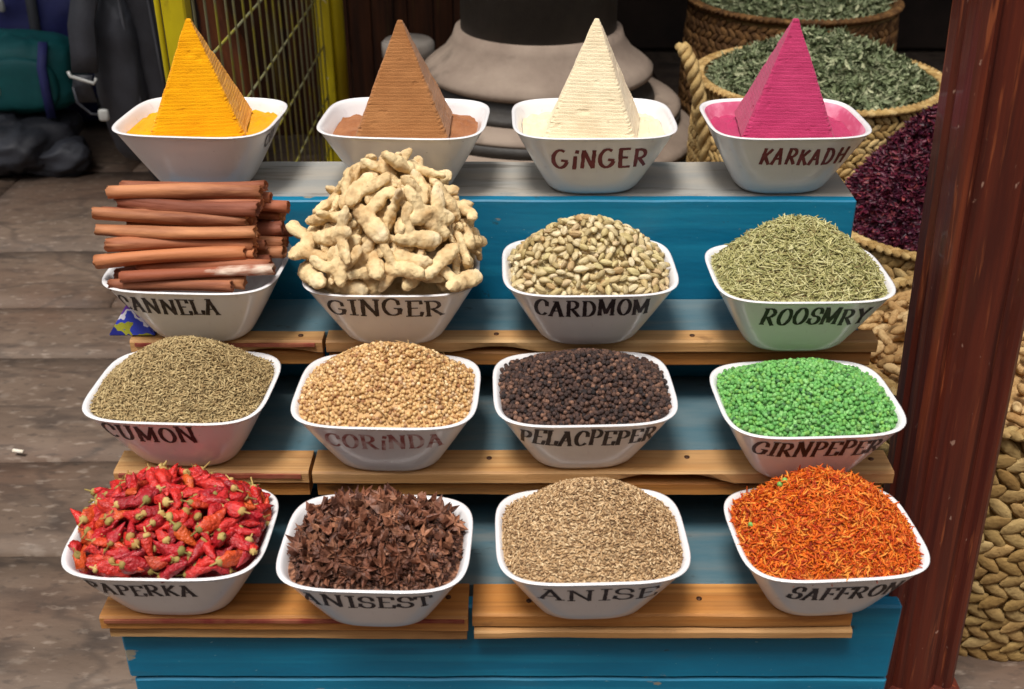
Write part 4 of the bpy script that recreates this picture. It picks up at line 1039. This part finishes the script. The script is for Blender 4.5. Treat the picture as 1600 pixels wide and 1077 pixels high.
gbox('upright', -.590, -.545, 3.40, 3.45, .0, 1.9)
gbar('latch_rod', [(-.530, 3.43, .0), (-.530, 3.43, 1.9)], .022, m_yel, 12)
gbox('bottom_rail', -.580, -.550, 1.941, 3.399, .03, .06)
for y in np.arange(2.02, 3.39, .075): gbar('wire', [(-.565, y, .045), (-.565 + random.uniform(-.004, .004), y + random.uniform(-.004, .004), 1.85)], .0026, m_wire, 6)
for z in np.arange(.17, 1.4, .155): gbar('wire', [(-.570, 1.93, z), (-.571, 2.7, z - .004), (-.570, 3.41, z)], .003, m_wire, 6)

# wood palings, a turned wood vessel and a wall at the back
m_paling = mat('dark_stained_wood', S(88, 52, 32), .7, .25, noise=S(58, 36, 26), scale=7, stretch=(8, 8, .5), bump=(40, .3))
layer_noise(m_paling, S(136, 116, 40), 5, .58, .7, (9, 9, .4), 5, amount=.6)
pal = empty('paling_fence', (-.6, 4.0, 0), 'dark brown vertical wood palings behind the wire mesh', 'fence')
x = -1.0
while x < .1:
    w = random.uniform(.05, .09); dy = random.uniform(-.012, .012)
    link('paling', box_mesh('paling', x + .6, x + w - .004 + .6, -.012 + dy, .012 + dy, 0, random.uniform(1.5, 1.7), .003), m_paling, pal)
    x += w
link('cross_rail', box_mesh('cross_rail', -.4, .7, .026, .06, .5, .58, .003), m_paling, pal)
m_vess = mat('polished_brown_wood', S(150, 84, 48), .5, .4, noise=S(110, 60, 36), scale=5, stretch=(6, 6, .6), bump=(50, .2))
V, F = lathe([(.10, 0), (.15, .05), (.155, .25), (.13, .42), (.085, .54), (.08, .66), (.11, .8), (.12, .9)], 28)
tag(link('wooden_vessel', pymesh('wooden_vessel', V, F), m_vess, None, True, (-.99, 3.62, 0)), 'tall brown turned wooden vessel standing behind the wire mesh', 'vessel')
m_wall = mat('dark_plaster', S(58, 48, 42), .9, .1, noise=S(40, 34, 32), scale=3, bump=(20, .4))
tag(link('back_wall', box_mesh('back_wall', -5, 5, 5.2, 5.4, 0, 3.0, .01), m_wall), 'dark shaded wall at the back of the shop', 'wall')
m_jar = mat('red_jar', S(130, 44, 40), .4, .5, noise=S(96, 36, 34), scale=9); m_lid = mat('pale_lid', S(196, 186, 176), .6, .3, noise=S(160, 150, 140), scale=12)
jar = empty('jar', (-.315, 3.40, 0), 'red jar with a pale lid beside the column base', 'jar')
V, F = lathe([(.06, 0), (.075, .03), (.075, .40), (.06, .44)], 24); link('body', pymesh('body', V, F), m_jar, jar, True)
V, F = lathe([(.07, .441), (.08, .45), (.08, .49), (.07, .50)], 24); link('lid', pymesh('lid', V, F), m_lid, jar, True)

# unseen wall added behind the viewer to block low sky light and bounce fill
m_addwall = mat('tan_added_wall', S(186, 166, 146), .9, .1, noise=S(164, 146, 128), scale=2, bump=(15, .4))
tag(link('added_viewer_wall', box_mesh('added_viewer_wall', -9, 9, -3.6, -3.2, 0, 4.6, .01), m_addwall), 'unseen tan wall added behind the viewer to block and bounce light', 'added_wall')
# unseen canvas cover added overhead to darken the background behind the stand
m_canvas = mat('added_cover_canvas', S(92, 76, 62), .9, .1, noise=S(70, 58, 48), scale=4)
aw = empty('added_awning', (0, 3.9, 2.7), 'unseen brown canvas cover added overhead to shade the baskets and column', 'added_awning')
link('shade_cover', box_mesh('shade_cover', -3.2, 3.2, -1.5, 1.25, 0, .02, .004), m_canvas, aw)
for x in (-3.1, 3.1): link('pole', box_mesh('pole', x - .03, x + .03, -1.46, -1.40, -2.7, -.001, .004), m_mahog, aw)

# ------------------------------------------------------------------ bags on the pavement
def soft(c, s, n=2.6, crumple=.02, seed=0, taper=0, nu=72, nv=48):
    V, F = [], []
    for i in range(nv + 1):
        v = -math.pi / 2 + math.pi * i / nv
        for j in range(nu):
            u = 2 * math.pi * j / nu; f = lambda a: math.copysign(abs(a) ** (2 / n), a)
            x, y, z = f(math.cos(v)) * f(math.cos(u)), f(math.cos(v)) * f(math.sin(u)), f(math.sin(v))
            q = 1 + taper * z; p = Vector((x * s[0] * q, y * s[1] * q, z * s[2]))
            d = mnoise.noise(p * 9 + Vector((seed, 0, 0))) * crumple + (.5 - abs(mnoise.noise(p * 17 + Vector((0, seed, 0))))) * crumple * .9 + (.5 - abs(mnoise.noise(p * 38 + Vector((seed, seed, 0))))) * crumple * .3
            p += p.normalized() * d; V.append((p.x + c[0], p.y + c[1], p.z + c[2]))
    for i in range(nv):
        for j in range(nu): F.append((i * nu + j, i * nu + (j + 1) % nu, (i + 1) * nu + (j + 1) % nu, (i + 1) * nu + j))
    return V, F
m_black = mat('black_nylon', S(42, 43, 49), .55, .45, noise=S(58, 60, 68), scale=6, bump=(120, .3))
m_pipe = mat('grey_piping', S(96, 98, 106), .5, .4, noise=S(70, 72, 80), scale=10)
m_teal = mat('teal_nylon', S(22, 104, 106), .6, .4, noise=S(16, 84, 88), scale=6, bump=(120, .3))
m_navy = mat('navy_nylon', S(44, 50, 112), .6, .4, noise=S(32, 36, 84), scale=6, bump=(120, .3))
m_pale = mat('pale_plastic', S(190, 190, 186), .4, .5, noise=S(170, 170, 166), scale=10)
def bag(name, loc, label, cat): return empty(name, loc, label, cat, 'bags left on the pavement')
def part(e, name, VF, m): return link(name, pymesh(name, *VF), m, e, True)
bp = bag('backpack', (-1.10, 3.42, 0), 'tall black backpack with wide straps beside the yellow gate', 'backpack')
part(bp, 'body', soft((.01, .05, .46), (.115, .13, .46), 3.2, .012, 1, .12), m_black)
part(bp, 'front_pocket', soft((-.085, -.05, .40), (.075, .08, .26), 3, .014, 2, .18), m_black)
def ribbon(pts, w, th):
    P_ = [Vector(p) for p in pts]; V, F = [], []
    for p in P_: V += [(p.x - w / 2, p.y, p.z), (p.x + w / 2, p.y, p.z), (p.x + w / 2, p.y + th, p.z), (p.x - w / 2, p.y + th, p.z)]
    for i in range(len(P_) - 1):
        for k in range(4): F.append((i * 4 + k, i * 4 + (k + 1) % 4, i * 4 + 4 + (k + 1) % 4, i * 4 + 4 + k))
    F += [(3, 2, 1, 0), tuple(range(len(P_) * 4 - 4, len(P_) * 4))]
    return V, F
part(bp, 'shoulder_strap', ribbon([(-.06, -.12, .78), (-.11, -.16, .68), (-.135, -.18, .58), (-.14, -.185, .50), (-.15, -.18, .44)], .075, .016), m_black)
part(bp, 'lower_strap', ribbon([(-.155, -.182, .435), (-.165, -.18, .40), (-.16, -.17, .35)], .055, .01), m_black)
part(bp, 'buckle', tube([(-.19, -.195, .45), (-.185, -.198, .437), (-.12, -.198, .415), (-.112, -.195, .43)], .005, 8), m_pale)
part(bp, 'clip', soft((-.115, -.18, .315), (.016, .008, .018), 4, 0, 0, 0, 10, 8), m_pale)
part(bp, 'webbing', tube([(-.19, -.18, .40), (-.185, -.185, .355), (-.15, -.185, .32), (-.115, -.18, .315)], .004, 6), m_black)
part(bp, 'piping', tube([(-.02, -.125, .90), (-.035, -.125, .70), (-.03, -.12, .5), (-.02, -.115, .3), (.0, -.10, .12)], .004, 6), m_pipe)
part(bp, 'piping', tube([(.055, -.09, .90), (.04, -.095, .70), (.045, -.09, .5), (.05, -.085, .3)], .004, 6), m_pipe)
tb = bag('duffel_bag', (-1.70, 3.80, 0), 'teal green duffel bag lying on dark clothes', 'bag')
part(tb, 'body', soft((0, 0, .29), (.22, .12, .125), 3.4, .012, 4), m_teal)
part(tb, 'pocket', soft((.02, -.11, .28), (.16, .03, .085), 3.6, .006, 5), m_teal)
part(tb, 'strap', ribbon([(.15, -.142, .17), (.15, -.146, .25), (.15, -.142, .34), (.15, -.09, .412)], .03, .008), m_navy)
for k in range(7):     # small pale maker's lettering on the pocket, too blurred to read
    part(tb, 'lettering', ribbon([(-.11 + k * .017, -.1445, .262 - .002 * k), (-.107 + k * .017, -.1445, .262 + (.02 if k % 3 else .028) - .002 * k)], .008, .002), m_pale)
nb = bag('travel_bag', (-1.66, 4.14, 0), 'navy blue travel bag standing behind the teal bag', 'bag')
part(nb, 'body', soft((0, 0, .32), (.26, .14, .31), 3, .02, 6), m_navy)
part(nb, 'strap', ribbon([(-.02, -.15, .12), (-.02, -.168, .3), (-.02, -.15, .5), (-.02, -.06, .635)], .035, .012), m_black)
part(nb, 'buckle', soft((-.12, -.16, .47), (.012, .008, .022), 3, 0, 0, 0, 10, 8), m_pale)
cl = bag('clothes_pile', (-1.76, 3.66, 0), 'crumpled black clothes under the teal duffel bag', 'clothes')
part(cl, 'jacket', soft((0, .05, .085), (.25, .20, .085), 2.4, .04, 7), m_black)
part(cl, 'sleeve', soft((.20, -.03, .055), (.12, .08, .055), 2.3, .03, 8), m_black)
ob = bag('holdall', (-1.38, 4.12, 0), 'dark holdall on the ground between the travel bag and the backpack', 'bag')
part(ob, 'body', soft((0, 0, .16), (.17, .13, .15), 2.8, .025, 9), m_black)
part(ob, 'handle', tube([(-.07, -.10, .28), (-.05, -.12, .34), (.0, -.125, .36), (.05, -.12, .34), (.07, -.10, .28)], .009, 8), m_black)

# ------------------------------------------------------------------ small things
m_foil = mat('printed_foil', S(40, 50, 150), .3, .5, coat=.4)
fn, fl = m_foil.node_tree.nodes, m_foil.node_tree.links
ftc = fn.new('ShaderNodeTexCoord'); fnz = fn.new('ShaderNodeTexNoise'); fnz.inputs['Scale'].default_value = 45; fl.new(ftc.outputs['Object'], fnz.inputs['Vector'])
fsp = fn.new('ShaderNodeSeparateXYZ'); fl.new(ftc.outputs['Object'], fsp.inputs[0])
fm = fn.new('ShaderNodeMath'); fm.operation = 'MULTIPLY_ADD'; fm.inputs[1].default_value = 16; fl.new(fsp.outputs['Z'], fm.inputs[0]); fl.new(fnz.outputs[0], fm.inputs[2])
fr = fn.new('ShaderNodeValToRGB'); fr.color_ramp.interpolation = 'CONSTANT'; el_ = fr.color_ramp.elements
fd = fn.new('ShaderNodeMath'); fd.operation = 'MULTIPLY'; fd.inputs[1].default_value = .72; fl.new(fm.outputs[0], fd.inputs[0]); fl.new(fd.outputs[0], fr.inputs[0])
el_[0].position = 0; el_[0].color = S(34, 40, 120); el_[1].position = .40; el_[1].color = S(150, 150, 50)
for p_, c_ in ((.48, S(52, 66, 176)), (.58, S(214, 212, 224)), (.64, S(108, 60, 170)), (.74, S(226, 62, 104))):
    q_ = el_.new(p_); q_.color = c_
fl.new(fr.outputs[0], fn['Principled BSDF'].inputs['Base Color'])
bm = bmesh.new(); pv = [(-.030, -.014, 0), (.030, -.014, 0), (.030, .022, 0), (-.030, .022, 0), (.002, .0, .048)]
bv = [bm.verts.new(v) for v in pv]
for f in ((3, 2, 1, 0), (0, 1, 4), (1, 2, 4), (2, 3, 4), (3, 0, 4)): bm.faces.new([bv[q] for q in f])
bmesh.ops.bevel(bm, geom=list(bm.edges), offset=.0015, segments=2, affect='EDGES')
tag(link('foil_packet', bmesh_to('foil_packet', bm), m_foil, None, False, (-.484, 1.262, Z[1] + .002)), 'small blue and pink printed pyramid packet beside the CANNELA bowl', 'packet')
V, F = lathe([(.0038, -.012), (.004, -.011), (.004, .011), (.0036, .012)], 12)
b = link('cigarette_butt', pymesh('cigarette_butt', [(z, x, y) for x, y, z in V], F), mat('white_paper', S(232, 228, 220), .8, .2, noise=S(214, 200, 176), scale=60), None, True, (-1.034, 1.935, .008))
b.rotation_euler.z = -.2; tag(b, 'white cigarette butt lying on the stone pavement', 'cigarette butt')
